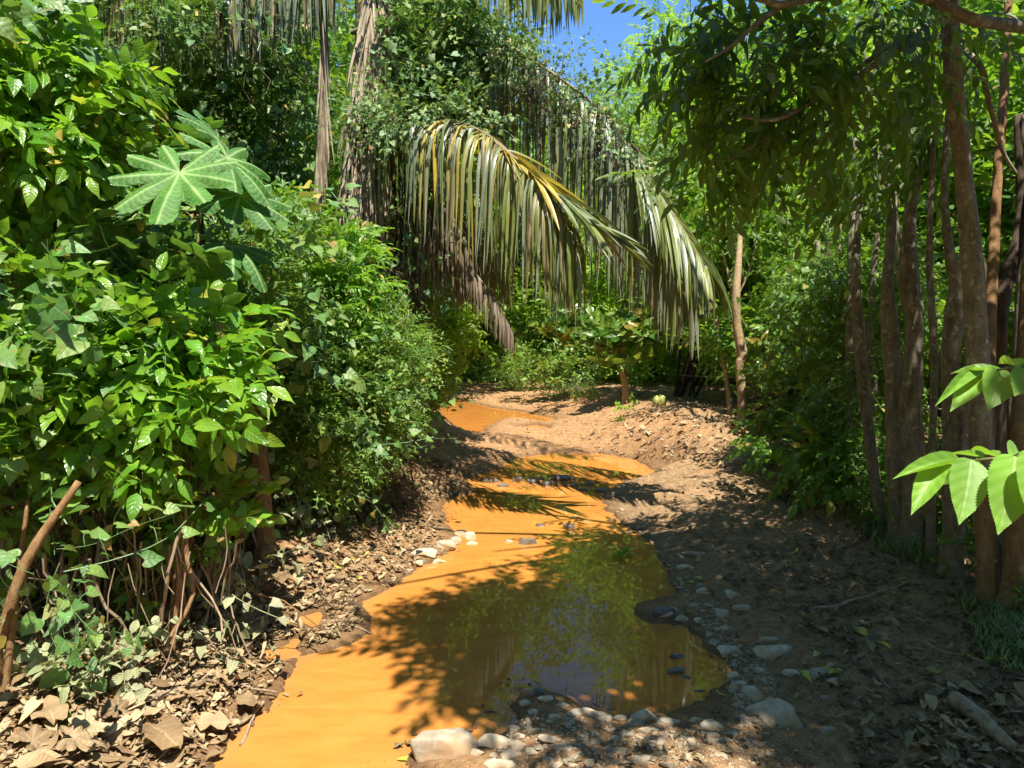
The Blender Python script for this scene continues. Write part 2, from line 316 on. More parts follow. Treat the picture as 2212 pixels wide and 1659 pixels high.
def watermat():
    m, N, L = newmat('muddy_water')
    tc = N.new('ShaderNodeTexCoord')
    n = N.new('ShaderNodeTexNoise'); setin(n, Scale=2.2, Detail=3.0); L.new(tc.outputs['Object'], n.inputs['Vector'])
    r = ramp(N, [(.3, (.465, .178, .034)), (.7, (.52, .21, .044))]); L.new(n.outputs[0], r.inputs[0])
    at = node(N, 'ShaderNodeAttribute', attribute_name='tint'); n5 = N.new('ShaderNodeTexNoise'); setin(n5, Scale=14.0, Detail=5.0); L.new(tc.outputs['Object'], n5.inputs['Vector'])
    e = mth(N, L, 'MULTIPLY', at.outputs['Fac'], mth(N, L, 'MULTIPLY', n5.outputs[0], 1.1)); wc = mixc(N, L, e, r.outputs[0], (.34, .17, .06))
    n6 = N.new('ShaderNodeTexNoise'); mp6 = N.new('ShaderNodeMapping'); mp6.inputs['Scale'].default_value = (1.0, 3.0, 1.0); L.new(tc.outputs['Object'], mp6.inputs[0]); setin(n6, Scale=3.0, Detail=6.0, Roughness=.65, Distortion=1.2); L.new(mp6.outputs[0], n6.inputs['Vector'])
    r6 = ramp(N, [(.35, (.86, .84, .8)), (.65, (1.05, 1.06, 1.1))]); L.new(n6.outputs[0], r6.inputs[0]); wc = mixc(N, L, 1.0, wc, r6.outputs[0], 'MULTIPLY')
    p = N.new('ShaderNodeBsdfPrincipled'); L.new(wc, p.inputs['Base Color']); setin(p, Roughness=.015, IOR=1.33, Specular_IOR_Level=.5)
    mp = N.new('ShaderNodeMapping'); mp.inputs['Scale'].default_value = (1, .55, 1); L.new(tc.outputs['Object'], mp.inputs[0])
    n2 = N.new('ShaderNodeTexNoise'); setin(n2, Scale=9.0, Detail=1.0); L.new(mp.outputs[0], n2.inputs['Vector'])
    b = N.new('ShaderNodeBump'); setin(b, Strength=.05, Distance=.006); L.new(n2.outputs[0], b.inputs['Height']); L.new(b.outputs[0], p.inputs['Normal'])
    o = N.new('ShaderNodeOutputMaterial'); L.new(p.outputs[0], o.inputs[0]); return m
M['water'] = watermat()
def simple(name, c1, c2, rough=.6, scale=20.0, metal=0.0):
    m, N, L = newmat(name)
    tc = N.new('ShaderNodeTexCoord'); n = N.new('ShaderNodeTexNoise'); setin(n, Scale=scale, Detail=5.0); L.new(tc.outputs['Object'], n.inputs['Vector'])
    r = ramp(N, [(.35, c1), (.65, c2)]); L.new(n.outputs[0], r.inputs[0])
    p = N.new('ShaderNodeBsdfPrincipled'); L.new(r.outputs[0], p.inputs['Base Color']); setin(p, Roughness=rough, Metallic=metal)
    o = N.new('ShaderNodeOutputMaterial'); L.new(p.outputs[0], o.inputs[0]); return m
M['wire'] = simple('galvanised_wire', (.28, .25, .22), (.45, .42, .38), .5, 60, .6)
M['coconut'] = simple('green_husk', (.22, .26, .05), (.40, .38, .09), .5, 14)

# ------------------------------------------------------------------ mesh builder
class MB:
    def __init__(s): s.v = []; s.f = []; s.uv = []; s.t = []; s.m = []; s.n = 0
    def add(s, v, f, uv=None, tint=None, mat=0):
        v = np.asarray(v, np.float32).reshape(-1, 3); f = np.asarray(f, np.int32).reshape(-1, 4)
        s.v.append(v); s.f.append(f+s.n); k = len(v)
        s.uv.append(np.zeros((k, 2), np.float32) if uv is None else np.asarray(uv, np.float32).reshape(-1, 2))
        s.t.append(np.full((k, 3), .5, np.float32) if tint is None else np.asarray(tint, np.float32).reshape(-1, 3))
        s.m.append(np.full(len(f), mat, np.int32)); s.n += k
    def mesh(s, name, mats, smooth=True):
        v = np.concatenate(s.v); f = np.concatenate(s.f); uv = np.concatenate(s.uv); t = np.concatenate(s.t); mi = np.concatenate(s.m)
        me = bpy.data.meshes.new(name)
        me.vertices.add(len(v)); me.vertices.foreach_set('co', v.ravel())
        me.loops.add(f.size); me.loops.foreach_set('vertex_index', f.ravel())
        me.polygons.add(len(f)); me.polygons.foreach_set('loop_start', np.arange(0, f.size, 4, dtype=np.int32)); me.polygons.foreach_set('loop_total', np.full(len(f), 4, np.int32))
        for m in (mats if isinstance(mats, (list, tuple)) else [mats]): me.materials.append(M[m] if isinstance(m, str) else m)
        me.polygons.foreach_set('material_index', mi)
        me.polygons.foreach_set('use_smooth', np.full(len(f), smooth, bool))
        ul = me.uv_layers.new(name='UVMap'); ul.data.foreach_set('uv', uv[f.ravel()].ravel())
        ca = me.color_attributes.new('tint', 'FLOAT_COLOR', 'POINT'); ca.data.foreach_set('color', np.c_[t, np.ones(len(t), np.float32)].astype(np.float32).ravel())
        me.update(calc_edges=True); me.validate(); return me
def link(o, parent=None):
    sc.collection.objects.link(o)
    if parent is not None: o.parent = parent
    return o
def tag(o, label=None, cat=None, group=None, kind=None):
    if label: o['label'] = label
    if cat: o['category'] = cat
    if group: o['group'] = group
    if kind: o['kind'] = kind
    return o
def thing(name, label, cat, loc=(0, 0, 0), group=None):
    o = bpy.data.objects.new(name, None); o.location = loc; o.empty_display_size = .1; link(o); return tag(o, label, cat, group)
def part(name, mb, mats, parent=None, smooth=True):
    """geometry is given in world metres; shift it to the thing's own base"""
    me = mb.mesh(name, mats, smooth)
    loc = Vector((0, 0, 0)); p = parent
    while p is not None: loc += p.location; p = p.parent
    if loc.length > 0:
        co = np.empty(len(me.vertices)*3, np.float32); me.vertices.foreach_get('co', co)
        co = co.reshape(-1, 3)-np.array(loc, np.float32); me.vertices.foreach_set('co', co.ravel()); me.update()
    return link(bpy.data.objects.new(name, me), parent)
def single(name, mb, mats, label, cat, loc=None, group=None, kind=None, smooth=True):
    me = mb.mesh(name, mats, smooth); o = bpy.data.objects.new(name, me)
    if loc is not None:
        co = np.empty(len(me.vertices)*3, np.float32); me.vertices.foreach_get('co', co)
        me.vertices.foreach_set('co', (co.reshape(-1, 3)-np.array(loc, np.float32)).ravel()); me.update(); o.location = loc
    return tag(link(o), label, cat, group, kind)

# ------------------------------------------------------------------ templates: (verts, quads, uv, leafrand)
def leaf(outline, fold=.25, droop=.15, wave=.0, seed=0, cols=1):
    """outline: list of (x, y_edge, y_mid); length 1 along +Y, upper face +Z"""
    r = np.random.default_rng(seed); o = np.array(outline, float); n = len(o); vs = []; uv = []
    fr = [-1, 0, 1] if cols == 1 else [-1, -.5, 0, .5, 1]
    for i in range(n):
        x, ye, ym = o[i]
        for c in fr:
            a = abs(c); X = x*c; Y = ym+(ye-ym)*a
            z = abs(X)*fold - droop*Y*Y + wave*math.sin(i*1.9+c*1.3+seed)*a*.12
            vs.append((X, Y, z)); uv.append((c*.5 if x > 1e-3 else 0, ym))
    k = len(fr); q = []
    for i in range(n-1):
        for j in range(k-1):
            a = i*k+j; q.append((a, a+1, a+k+1, a+k))
    return np.array(vs), np.array(q), np.array(uv)
def ellip(w, n=5, tip=1.0, base=.8):
    out = []
    for i in range(n+1):
        t = i/n; ww = w*(math.sin(math.pi*t**base)**tip) if 0 < t < 1 else .004
        out.append((ww, t, t))
    return out
ELL = ellip(.21, 5, .9, .85); ELL3 = [(.03, 0, 0), (.2, .35, .35), (.15, .7, .7), (.004, 1, 1)]
ELL2 = [(.06, 0, 0), (.22, .5, .5), (.01, 1, 1)]
POINTY = [(.01, 0, 0), (.15, .12, .12), (.23, .3, .3), (.23, .5, .5), (.15, .72, .72), (.05, .9, .9), (.003, 1.0, 1.0)]
HEART = [(.02, .0, .0), (.24, -.16, .01), (.43, -.10, .05), (.50, .12, .18), (.42, .40, .42), (.20, .72, .72), (.005, 1, 1)]
HEART3 = [(.06, -.05, 0), (.46, -.05, .12), (.38, .45, .45), (.01, 1, 1)]
OVAL = [(.02, 0, 0), (.27, .2, .2), (.34, .5, .5), (.24, .8, .8), (.02, 1, 1)]
def basis(a, n):
    a = a/np.maximum(np.linalg.norm(a, axis=-1, keepdims=True), 1e-9)
    x = np.cross(a, n); x = x/np.maximum(np.linalg.norm(x, axis=-1, keepdims=True), 1e-9)
    z = np.cross(x, a); return np.stack([x, a, z], -1)    # columns X, Y, Z
def merge(parts):
    V = []; Q = []; U = []; R = []; n = 0
    for v, q, uv, r in parts:
        V.append(v); Q.append(q+n); U.append(uv); R.append(np.full(len(v), r) if np.isscalar(r) else r); n += len(v)
    return np.concatenate(V), np.concatenate(Q), np.concatenate(U), np.concatenate(R)
def xf(tp, a, n, pos, s, r):
    B = basis(np.array(a, float), np.array(n, float)); v = (tp[0]*s)@B.T+np.array(pos); return v, tp[1], tp[2], r
def strip(pts, w, up=(0, 0, 1)):
    p = np.array(pts, float); d = np.gradient(p, axis=0); s = np.cross(d, up); s /= np.maximum(np.linalg.norm(s, axis=1, keepdims=True), 1e-9)
    w = np.broadcast_to(np.asarray(w, float), (len(p),))[:, None]
    v = np.stack([p-s*w, p+s*w], 1).reshape(-1, 3); q = [(2*i, 2*i+1, 2*i+3, 2*i+2) for i in range(len(p)-1)]
    return v, np.array(q), np.zeros((len(v), 2))
def pinnate(seed, pairs=4, out=ELL, L=.30, ll=.12, ang=55, droop=.25, fold=.25, term=True, hang=.3):
    r = np.random.default_rng(seed); P = []
    ys = np.linspace(0, 1, 6); pts = np.c_[.02*np.sin(ys*3+seed), ys*L, -droop*L*ys**2]
    P.append((*strip(pts, .0018), .3))
    for i in range(pairs):
        t = .18+.78*i/max(pairs-.5, 1); y = t*L; z = -droop*L*t*t
        for sgn in (-1, 1):
            if r.random() < .05: continue
            a = math.radians(ang+r.uniform(-12, 12)-15*t); dirv = (sgn*math.sin(a), math.cos(a), -hang*r.uniform(.3, 1.5))
            nm = (sgn*.25+r.uniform(-.3, .3), r.uniform(-.3, .3), 1)
            lf = leaf(out, fold, r.uniform(.05, .5), r.uniform(0, .6), seed*13+i)
            P.append(xf(lf, dirv, nm, (sgn*.003, y, z), ll*r.uniform(.8, 1.1)*(1-.25*abs(t-.5)), r.random()))
    if term:
        lf = leaf(out, fold, .3, .3, seed); P.append(xf(lf, (r.uniform(-.2, .2), 1, -.4), (0, 0, 1), (0, L, -droop*L), ll, r.random()))
    return merge(P)
def twig(seed, n=12, out=ELL3, L=.28, ll=.05, br=3, spread=.5, fold=.2, stem=.0015):
    r = np.random.default_rng(seed); P = []
    axes = [(np.array([0, 0, 0.]), np.array([r.uniform(-.2, .2), 1, r.uniform(-.1, .3)]), L)]
    for k in range(br-1):
        t = r.uniform(.15, .6); axes.append((axes[0][1]*L*t, np.array([r.uniform(-1, 1)*spread*1.4, 1, r.uniform(-.6, .8)*spread]), L*r.uniform(.4, .75)))
    for b, d, l in axes:
        d = d/np.linalg.norm(d); ts = np.linspace(0, 1, 5)[:, None]; pts = b+d*l*ts+np.c_[.06*l*np.sin(ts*5+seed), 0*ts, -.12*l*ts**2]
        P.append((*strip(pts, stem), .3))
        m = max(3, int(n*l/L/ (1+.4*(br-1))))
        for i in range(m):
            t = .1+.9*(i+r.random()*.5)/m; p = b+d*l*t+np.array([.06*l*math.sin(t*5+seed), 0, -.12*l*t*t])
            sgn = -1 if i % 2 else 1
            dv = d*.5+np.array([sgn*.8, 0, 0])+r.normal(0, .3, 3); nm = np.array([0, 0, 1.])+r.normal(0, .45, 3)
            P.append(xf(leaf(out, fold, r.uniform(0, .4), r.uniform(0, .5), seed*7+i), dv, nm, p, ll*r.uniform(.65, 1.15), r.random()))
    return merge(P)
def strand(seed, n=7, L=.55, ll=.075, out=HEART):
    r = np.random.default_rng(seed); t = np.linspace(0, 1, 10); ph = r.uniform(0, 6)
    pts = np.c_[.10*L*np.sin(t*5+ph), t*L, .05*L*np.sin(t*7+ph*2)]; P = [(*strip(pts, .0016), .3)]
    for i in range(n):
        tt = (i+.5)/n; p = np.array([np.interp(tt, t, pts[:, k]) for k in range(3)])
        sgn = -1 if i % 2 else 1; off = np.array([sgn*r.uniform(.3, 1.0), r.uniform(-.3, .3), r.uniform(.3, 1.1)])*ll*.8
        s = strip([p, p+off*.6+np.array([0, 0, .01]), p+off], .0012); P.append((*s, .3))
        dv = np.array([sgn*r.uniform(-.2, .8), r.uniform(.2, 1), r.uniform(-.7, .1)]); nm = np.array([r.uniform(-.5, .5), r.uniform(-.6, .3), 1.])
        P.append(xf(leaf(out, r.uniform(.0, .35), r.uniform(0, .5), r.uniform(0, .8), seed*5+i), dv, nm, p+off, ll*r.uniform(.55, 1.2), r.random()))
    return merge(P)
def whorl(seed, n=7, out=POINTY, ll=.24, up=.2):
    r = np.random.default_rng(seed); P = []
    for i in range(n):
        a = i*2.4+r.uniform(-.3, .3); dv = (math.cos(a), .35+r.uniform(-.2, .6), math.sin(a)*.9-up); nm = (0, .8, .6)
        P.append(xf(leaf(out, .2, r.uniform(.4, 1.0), r.uniform(.2, .8), seed+i), dv, nm, (0, i*.012, 0), ll*r.uniform(.6, 1.1), r.random()))
    return merge(P)
T = {}
T['pin'] = [pinnate(s, 4, POINTY, .34, .13) for s in range(6)]
T['pinbig'] = [pinnate(s+20, 3, POINTY, .30, .16, 60, .35) for s in range(5)]
T['pinfine'] = [pinnate(s+40, 7, ELL3, .26, .055, 62, .2) for s in range(6)]
NAR = [(.02, 0, 0), (.13, .25, .25), (.155, .5, .5), (.10, .8, .8), (.004, 1, 1)]
T['pincan'] = [pinnate(s+60, 5, NAR, .42, .135, 58, .45, .2, hang=.6) for s in range(6)]
T['strand'] = [strand(s) for s in range(7)]
T['strandbig'] = [strand(s+30, 6, .6, .12) for s in range(5)]
T['strandsm'] = [strand(s+50, 9, .6, .055, HEART3) for s in range(6)]
T['twig'] = [twig(s, 14) for s in range(6)]
T['twigbig'] = [twig(s+20, 10, POINTY, .35, .11, 3) for s in range(6)]
T['twigfar'] = [twig(s+40, 12, ELL2, .7, .17, 3, .7, stem=.004) for s in range(6)]
T['twigfine'] = [twig(s+60, 18, ELL2, .30, .035, 4, .7) for s in range(6)]
T['twigmid'] = [twig(s+80, 13, ELL3, .42, .10, 3, .7, stem=.002) for s in range(6)]
T['oval'] = [twig(s+90, 11, OVAL, .22, .075, 3, .7) for s in range(5)]
T['whorl'] = [whorl(s) for s in range(5)]
T['twiglime'] = [pinnate(s+100, 6, ELL2, .62, .15, 60, .25) for s in range(6)]

def scatter(mb, tps, pos, axis, nrm, scale, mat=0, tint=None):
    """one copy of a template at each point"""
    pos = np.asarray(pos, float); n = len(pos)
    if n == 0: return
    scale = np.broadcast_to(np.asarray(scale, float), (n,)); ch = rng.integers(0, len(tps), n)
    B = basis(np.asarray(axis, float), np.asarray(nrm, float)); it = rng.random(n) if tint is None else tint
    for k, tp in enumerate(tps):
        m = np.where(ch == k)[0]
        if len(m) == 0: continue
        v = np.einsum('mij,vj->mvi', B[m]*scale[m, None, None], tp[0])+pos[m][:, None]
        nv = len(tp[0]); q = tp[1][None]+(np.arange(len(m))*nv)[:, None, None]
        uv = np.broadcast_to(tp[2][None], (len(m), nv, 2)); lr = tp[3][None]
        g = (lr*.75+it[m][:, None]*.5) ; g = np.where(g > 1, 2-g, g)
        t = np.stack([np.broadcast_to(it[m][:, None], g.shape), np.clip(g, 0, 1), np.broadcast_to(lr, g.shape)], -1)
        mb.add(v.reshape(-1, 3), q.reshape(-1, 4), uv.reshape(-1, 2), t.reshape(-1, 3), mat)
def unit(v): return v/np.maximum(np.linalg.norm(v, axis=-1, keepdims=True), 1e-9)
def blobpts(blobs, n, shell=.65, gap=.0, face=.35, gs=2.2, seed=0):
    """blobs: (u, v, depth, half width px, half height px, half depth m)"""
    b = np.array(blobs, float); c = W(b[:, 0], b[:, 1], b[:, 2])
    r = np.c_[b[:, 3]*b[:, 2]/FPX, b[:, 5], b[:, 4]*b[:, 2]/FPX]
    w = r[:, 0]*r[:, 2]+.4*r[:, 1]*(r[:, 0]+r[:, 2]); w /= w.sum()
    P = []; O = []; tot = 0
    while tot < n:
        k = rng.choice(len(b), n, p=w); d = unit(rng.normal(size=(n, 3)))
        flip = (d[:, 1] > .2) & (rng.random(n) < face); d[flip, 1] *= -1
        low = (d[:, 2] < -.3) & (rng.random(n) < .4); d[low, 2] *= -1
        s = rng.random(n); rad = np.where(s < shell, rng.uniform(.82, 1.06, n), rng.random(n)**(1/2.2)*.95)
        p = c[k]+d*rad[:, None]*r[k]
        nz = vnoise(p*gs, 77+seed)
        p = p+d*(nz*.22*r[k].min(1))[:, None]
        gg = gz(p[:, 0], p[:, 1]); ok = (nz > -1+gap) & (p[:, 2] > gg-.35); p[:, 2] = np.where(p[:, 2] < gg+.03, gg+.03+.25*(gg-p[:, 2]).clip(0, 1), p[:, 2])
        P.append(p[ok]); O.append(d[ok]); tot += ok.sum(); it_ = locals().get('it_', 0)+1
        if it_ > 12: break
    return np.concatenate(P)[:n], np.concatenate(O)[:n]
def clothe(mb, tps, blobs, n, scale=(.8, 1.2), up=.8, hang=.2, mat=0, **k):
    p, o = blobpts(blobs, n, **k); m = len(p)
    ax = o*1.0+rng.normal(0, .55, (m, 3))+np.array([0, 0, -hang]); nm = o*.45+np.array([0, -.1, up])+rng.normal(0, .35, (m, 3))
    scatter(mb, tps, p, ax, nm, rng.uniform(scale[0], scale[1], m), mat)
    return p
def tube(mb, pts, rad, sides=8, mat=0, rough=.0, seed=0, sub=0, cap=True):
    p = np.array(pts, float); rad = np.broadcast_to(np.asarray(rad, float), (len(p),)).astype(float)
    if sub:
        t = np.linspace(0, len(p)-1, (len(p)-1)*sub+1); i = np.arange(len(p)); q = np.empty((len(t), 3))
        P = np.vstack([2*p[0]-p[1], p, 2*p[-1]-p[-2]])
        k = np.minimum(t.astype(int), len(p)-2); f = (t-k)[:, None]
        a, b, c, d = P[k], P[k+1], P[k+2], P[k+3]
        q = .5*((2*b)+(c-a)*f+(2*a-5*b+4*c-d)*f**2+(3*b-a-3*c+d)*f**3)
        rad = np.interp(t, i, rad); p = q
    d = unit(np.gradient(p, axis=0)); n = len(p)
    u = np.cross(d[0], [0.3, .9, .2]); u /= np.linalg.norm(u); fr = []
    for i in range(n):
        u = u-d[i]*(u@d[i]); u /= np.linalg.norm(u); fr.append((u.copy(), np.cross(d[i], u)))
    a = np.linspace(0, 2*np.pi, sides, endpoint=False)
    U = np.array([f[0] for f in fr]); V = np.array([f[1] for f in fr])
    c = U[:, None]*np.cos(a)[None, :, None]+V[:, None]*np.sin(a)[None, :, None]
    R = rad[:, None]*np.ones(sides)[None]
    if rough: R = R*(1+rough*fbm(p[:, None]*np.array([5, 5, 2.5])+c*.9, 3, seed))
    v = p[:, None]+c*R[..., None]
    q = []
    for i in range(n-1):
        for j in range(sides): q.append((i*sides+j, i*sides+(j+1) % sides, (i+1)*sides+(j+1) % sides, (i+1)*sides+j))
    v = v.reshape(-1, 3)
    if cap:
        for e, base in ((0, 0), (n-1, (n-1)*sides)):
            k = len(v); v = np.vstack([v, p[e]]); 
            for j in range(0, sides, 2): q.append((base+j, base+(j+1) % sides, base+(j+2) % sides, k))
    mb.add(v, q, None, np.full((len(v), 3), .5), mat)
    return p
def px(lst): return np.array([W(np.array(a), np.array(b), np.array(c)) for a, b, c in lst])
def base(u, v): return GP(u, v)[0]

exec_order = []
def crspline(pts, m):
    p = np.array(pts, float); t = np.linspace(0, len(p)-1, m); P = np.vstack([2*p[0]-p[1], p, 2*p[-1]-p[-2]])
    k = np.minimum(t.astype(int), len(p)-2); f = (t-k)[:, None]; a, b, c, d = P[k], P[k+1], P[k+2], P[k+3]
    return .5*((2*b)+(c-a)*f+(2*a-5*b+4*c-d)*f**2+(3*b-a-3*c+d)*f**3)
def frond(mb, pts, n=70, L=1.2, hang=.8, h0=.15, w=.022, t0=.06, matf=None, rw=.022, rmat=0, prof=None, fwd=.45, jit=.12, twist=.7, keep=1.0, seg=8, sideup=.15, both=True, radial=False, mbr=None):
    c = crspline(pts, 60); T_ = unit(np.gradient(c, axis=0)); tt = np.linspace(0, 1, 60)
    tube(mbr or mb, c[::3], np.interp(tt[::3], [0, 1], [rw, .003]), 6, rmat)
    t = np.repeat(np.linspace(t0, .995, n), 2 if both else 1); sg = np.tile([-1., 1.], n) if both else np.ones(n)
    t = np.clip(t+rng.normal(0, .3/n, len(t)), 0, 1); kk = rng.random(len(t)) < keep; t = t[kk]; sg = sg[kk]; m = len(t)
    b = np.stack([np.interp(t, tt, c[:, i]) for i in range(3)], 1); d = unit(np.stack([np.interp(t, tt, T_[:, i]) for i in range(3)], 1))
    s = unit(np.cross(d, [0, 0, 1.])+np.array([0, 1e-3, 0]))
    if radial: az = rng.uniform(0, 2*np.pi, m); s = np.c_[np.cos(az), np.sin(az), 0*az]
    d0 = unit(d*fwd+s*sg[:, None]*.85+np.array([0, 0, sideup])+rng.normal(0, jit, (m, 3)))
    Lp = (prof(t) if prof else (.35+.65*np.sin(np.pi*np.clip(t*.86+.10, 0, 1))**.7))*L*rng.uniform(.85, 1.08, m)
    Lp = Lp*np.where(rng.random(m) < .10, rng.uniform(.35, .7, m), 1); hj = np.clip(hang*rng.uniform(.82, 1.18, m), 0, 1.1); tw = rng.normal(0, twist, m)
    vs = []; p = b.copy(); N = seg; down = np.array([0, 0, -1.])+rng.normal(0, .04, (m, 3)); ws = [.45, .9, 1., 1., .95, .85, .65, .4, .06]
    ws = np.interp(np.linspace(0, 1, N+1), np.linspace(0, 1, 9), ws)
    for k in range(N+1):
        h = np.clip((h0+hj*1.5*(k/N)**.8)*(hj > .02), 0, .97)[:, None]
        dk = unit(d0*(1-h)+down*h); a = unit(d-dk*(d*dk).sum(1)[:, None]); c2 = np.cross(dk, a)
        wa = a*np.cos(tw)[:, None]+c2*np.sin(tw)[:, None]; na = np.cross(wa, dk)
        ww = w*ws[k]; vs.append(np.stack([p-wa*ww+na*ww*.5, p, p+wa*ww+na*ww*.5], 1))
        p = p+dk*(Lp/N)[:, None]
    V = np.stack(vs, 1).reshape(m, -1, 3)
    q = np.array([(i*3+j, i*3+j+1, i*3+j+4, i*3+j+3) for i in range(N) for j in range(2)])
    uv = np.array([((j-1)*.5, i/N) for i in range(N+1) for j in range(3)])
    r = rng.random(m); mm = matf(t, r) if matf else np.zeros(m, int)
    for k in np.unique(mm):
        s_ = mm == k; vv = V[s_]; e = len(vv); nv = vv.shape[1]
        tn = np.repeat(np.stack([rng.random(e)]*3, 1)[:, None], nv, 1)
        mb.add(vv.reshape(-1, 3), (q[None]+(np.arange(e)*nv)[:, None, None]).reshape(-1, 4), np.broadcast_to(uv, (e, nv, 2)).reshape(-1, 2), tn.reshape(-1, 3), int(k))
    return c

# ================================================================== SETTING: ground and water
def grid_ground():
    P = GPTS; h = GH; sd = GSD; n = len(GXS); m = len(GYS)
    i = np.arange(m-1)[:, None]*n+np.arange(n-1)[None]; i = i.ravel()
    q = np.c_[i, i+1, i+n+1, i+n]
    mb = MB(); mb.add(np.c_[P, h], q)
    me = mb.mesh('ground', 'ground')
    wet = np.exp(-np.maximum(sd, 0)/.13)
    x, y = P[:, 0], P[:, 1]
    xr = np.interp(y, YC, XR); xl = np.interp(y, YC, XL)
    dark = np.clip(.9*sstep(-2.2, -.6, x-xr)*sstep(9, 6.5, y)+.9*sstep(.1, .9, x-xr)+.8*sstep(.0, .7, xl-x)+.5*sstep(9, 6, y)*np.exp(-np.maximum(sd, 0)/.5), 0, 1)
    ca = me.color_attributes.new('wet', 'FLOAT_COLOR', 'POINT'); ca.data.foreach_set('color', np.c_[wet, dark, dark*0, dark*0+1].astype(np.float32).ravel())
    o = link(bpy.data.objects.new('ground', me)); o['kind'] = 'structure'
grid_ground()
from mathutils.geometry import delaunay_2d_cdt
def water(Q, name, wz=0.0):
    c = Q.mean(0); sd0 = []
    lo = Q.min(0)-.25; hi = Q.max(0)+.25; s = .045
    xs = np.arange(lo[0], hi[0], s); ys = np.arange(lo[1], hi[1], s); X, Y = np.meshgrid(xs, ys); d = sdist(np.c_[X.ravel(), Y.ravel()], Q).reshape(X.shape)
    idx = -np.ones(X.shape, int); v = []; q = []
    def g(j, i):
        if idx[j, i] < 0: idx[j, i] = len(v); v.append((X[j, i], Y[j, i], wz))
        return idx[j, i]
    for j in range(len(ys)-1):
        for i in range(len(xs)-1):
            if d[j:j+2, i:i+2].min() < .14: q.append((g(j, i), g(j, i+1), g(j+1, i+1), g(j+1, i)))
    mb = MB(); va = np.array(v); e_ = np.exp(-np.maximum(-sdist(va[:, :2], Q), 0)/.05); mb.add(v, q, None, np.c_[e_, e_, e_]); o = link(bpy.data.objects.new(name, mb.mesh(name, 'water'))); o['kind'] = 'structure'
for _i, Q in enumerate(PUDS): water(Q, 'puddle_water', -.0015*_i)

# ================================================================== LEFT BANK: palm smothered in vines
def in_px(u, v, d): return W(np.array(u), np.array(v), np.array(d))
pb = np.array([in_px(800, 900, 7.9)[0], in_px(800, 900, 7.9)[1], 0]); pb[2] = gz(pb[0], pb[1])[0]
palm = thing('coconut_palm', 'leaning coconut palm smothered in vines, its yellow and silver green fronds hanging over the track', 'palm tree', pb)
mb = MB(); tube(mb, [pb-[0, 0, .2], in_px(802, 700, 7.9), in_px(800, 450, 7.8), in_px(802, 200, 7.7), in_px(795, -80, 7.7), in_px(740, -420, 7.7)], [.24, .22, .2, .18, .16, .14], 18, rough=.25, sub=8, seed=4)
part('trunk', mb, 'fibre', palm)
FM = ['frond', 'frondgreen', 'frondyellow', 'frondtan', 'fronddead', 'stick', 'frondbrown']
def add_frond(pts, label=None, par=palm, **k):
    mb = MB(); m2_ = MB(); k.setdefault('rmat', 3); frond(mb, px(pts), mbr=m2_, **k); o = part('frond', mb, FM, par); part('rachis', m2_, FM, o)
    if label: o['label'] = label
    return o
# long silver-green frond arching across the track
def m1(t, r): return np.where(r < .72, 0, np.where(r < .9, 1, 3))
add_frond([(760,70,7.7),(900,30,7.2),(1050,75,6.8),(1180,150,6.5),(1300,240,6.3),(1390,345,6.2),(1460,455,6.1),(1535,600,6.0)], 'long silver green frond with a curtain of hanging leaflets', n=125, L=1.65, keep=.86, hang=.93, h0=.5, w=.016, t0=.20, matf=m1, rw=.03, twist=.8, jit=.16, prof=lambda t: np.interp(t, [0, .35, .6, .8, .93, 1], [.55, .72, 1, .80, .42, .25]))
add_frond([(770,120,8.0),(930,60,7.7),(1080,110,7.4),(1220,215,7.2),(1330,330,7.0),(1430,470,6.9),(1500,600,6.8)], None, n=80, L=1.6, keep=.8, hang=.95, h0=.5, w=.019, t0=.22, matf=m1, rw=.03, jit=.07, twist=.6)
# yellowing frond in front
def m2(t, r): return np.where(t < .40, np.where(r < .62, 0, np.where(r < .86, 2, 1)), np.where(t < .66, np.where(r < .34, 2, np.where(r < .60, 3, np.where(r < .8, 1, 0))), np.where(r < .55, 1, np.where(r < .75, 3, 0))))
add_frond([(830,400,7.2),(880,305,6.6),(960,262,6.1),(1050,290,5.8),(1130,360,5.65),(1195,440,5.55),(1250,530,5.5)], 'yellowing frond with broken leaflets', n=120, L=1.2, hang=.85, h0=.35, w=.0145, t0=.28, matf=m2, rw=.024, jit=.18, twist=.8, keep=.9, fwd=.25)
# leaflets thrown up and to the right on the same frond
add_frond([(1060,300,5.75),(1150,372,5.6),(1240,455,5.5),(1330,520,5.4)], None, n=30, L=.75, hang=.22, h0=.0, w=.022, t0=.1, matf=lambda t, r: np.where(t < .4, 2, np.where(r < .4, 1, 0)), rw=.016, jit=.16, fwd=1.5, sideup=.25)
# right tip, side lit
add_frond([(1310,290,6.3),(1395,385,6.0),(1465,480,5.8),(1530,585,5.6)], None, n=60, L=.85, hang=.45, h0=.1, w=.016, t0=.2, matf=lambda t, r: np.where(r < .75, 1, 0), rw=.02, fwd=1.6, jit=.06)
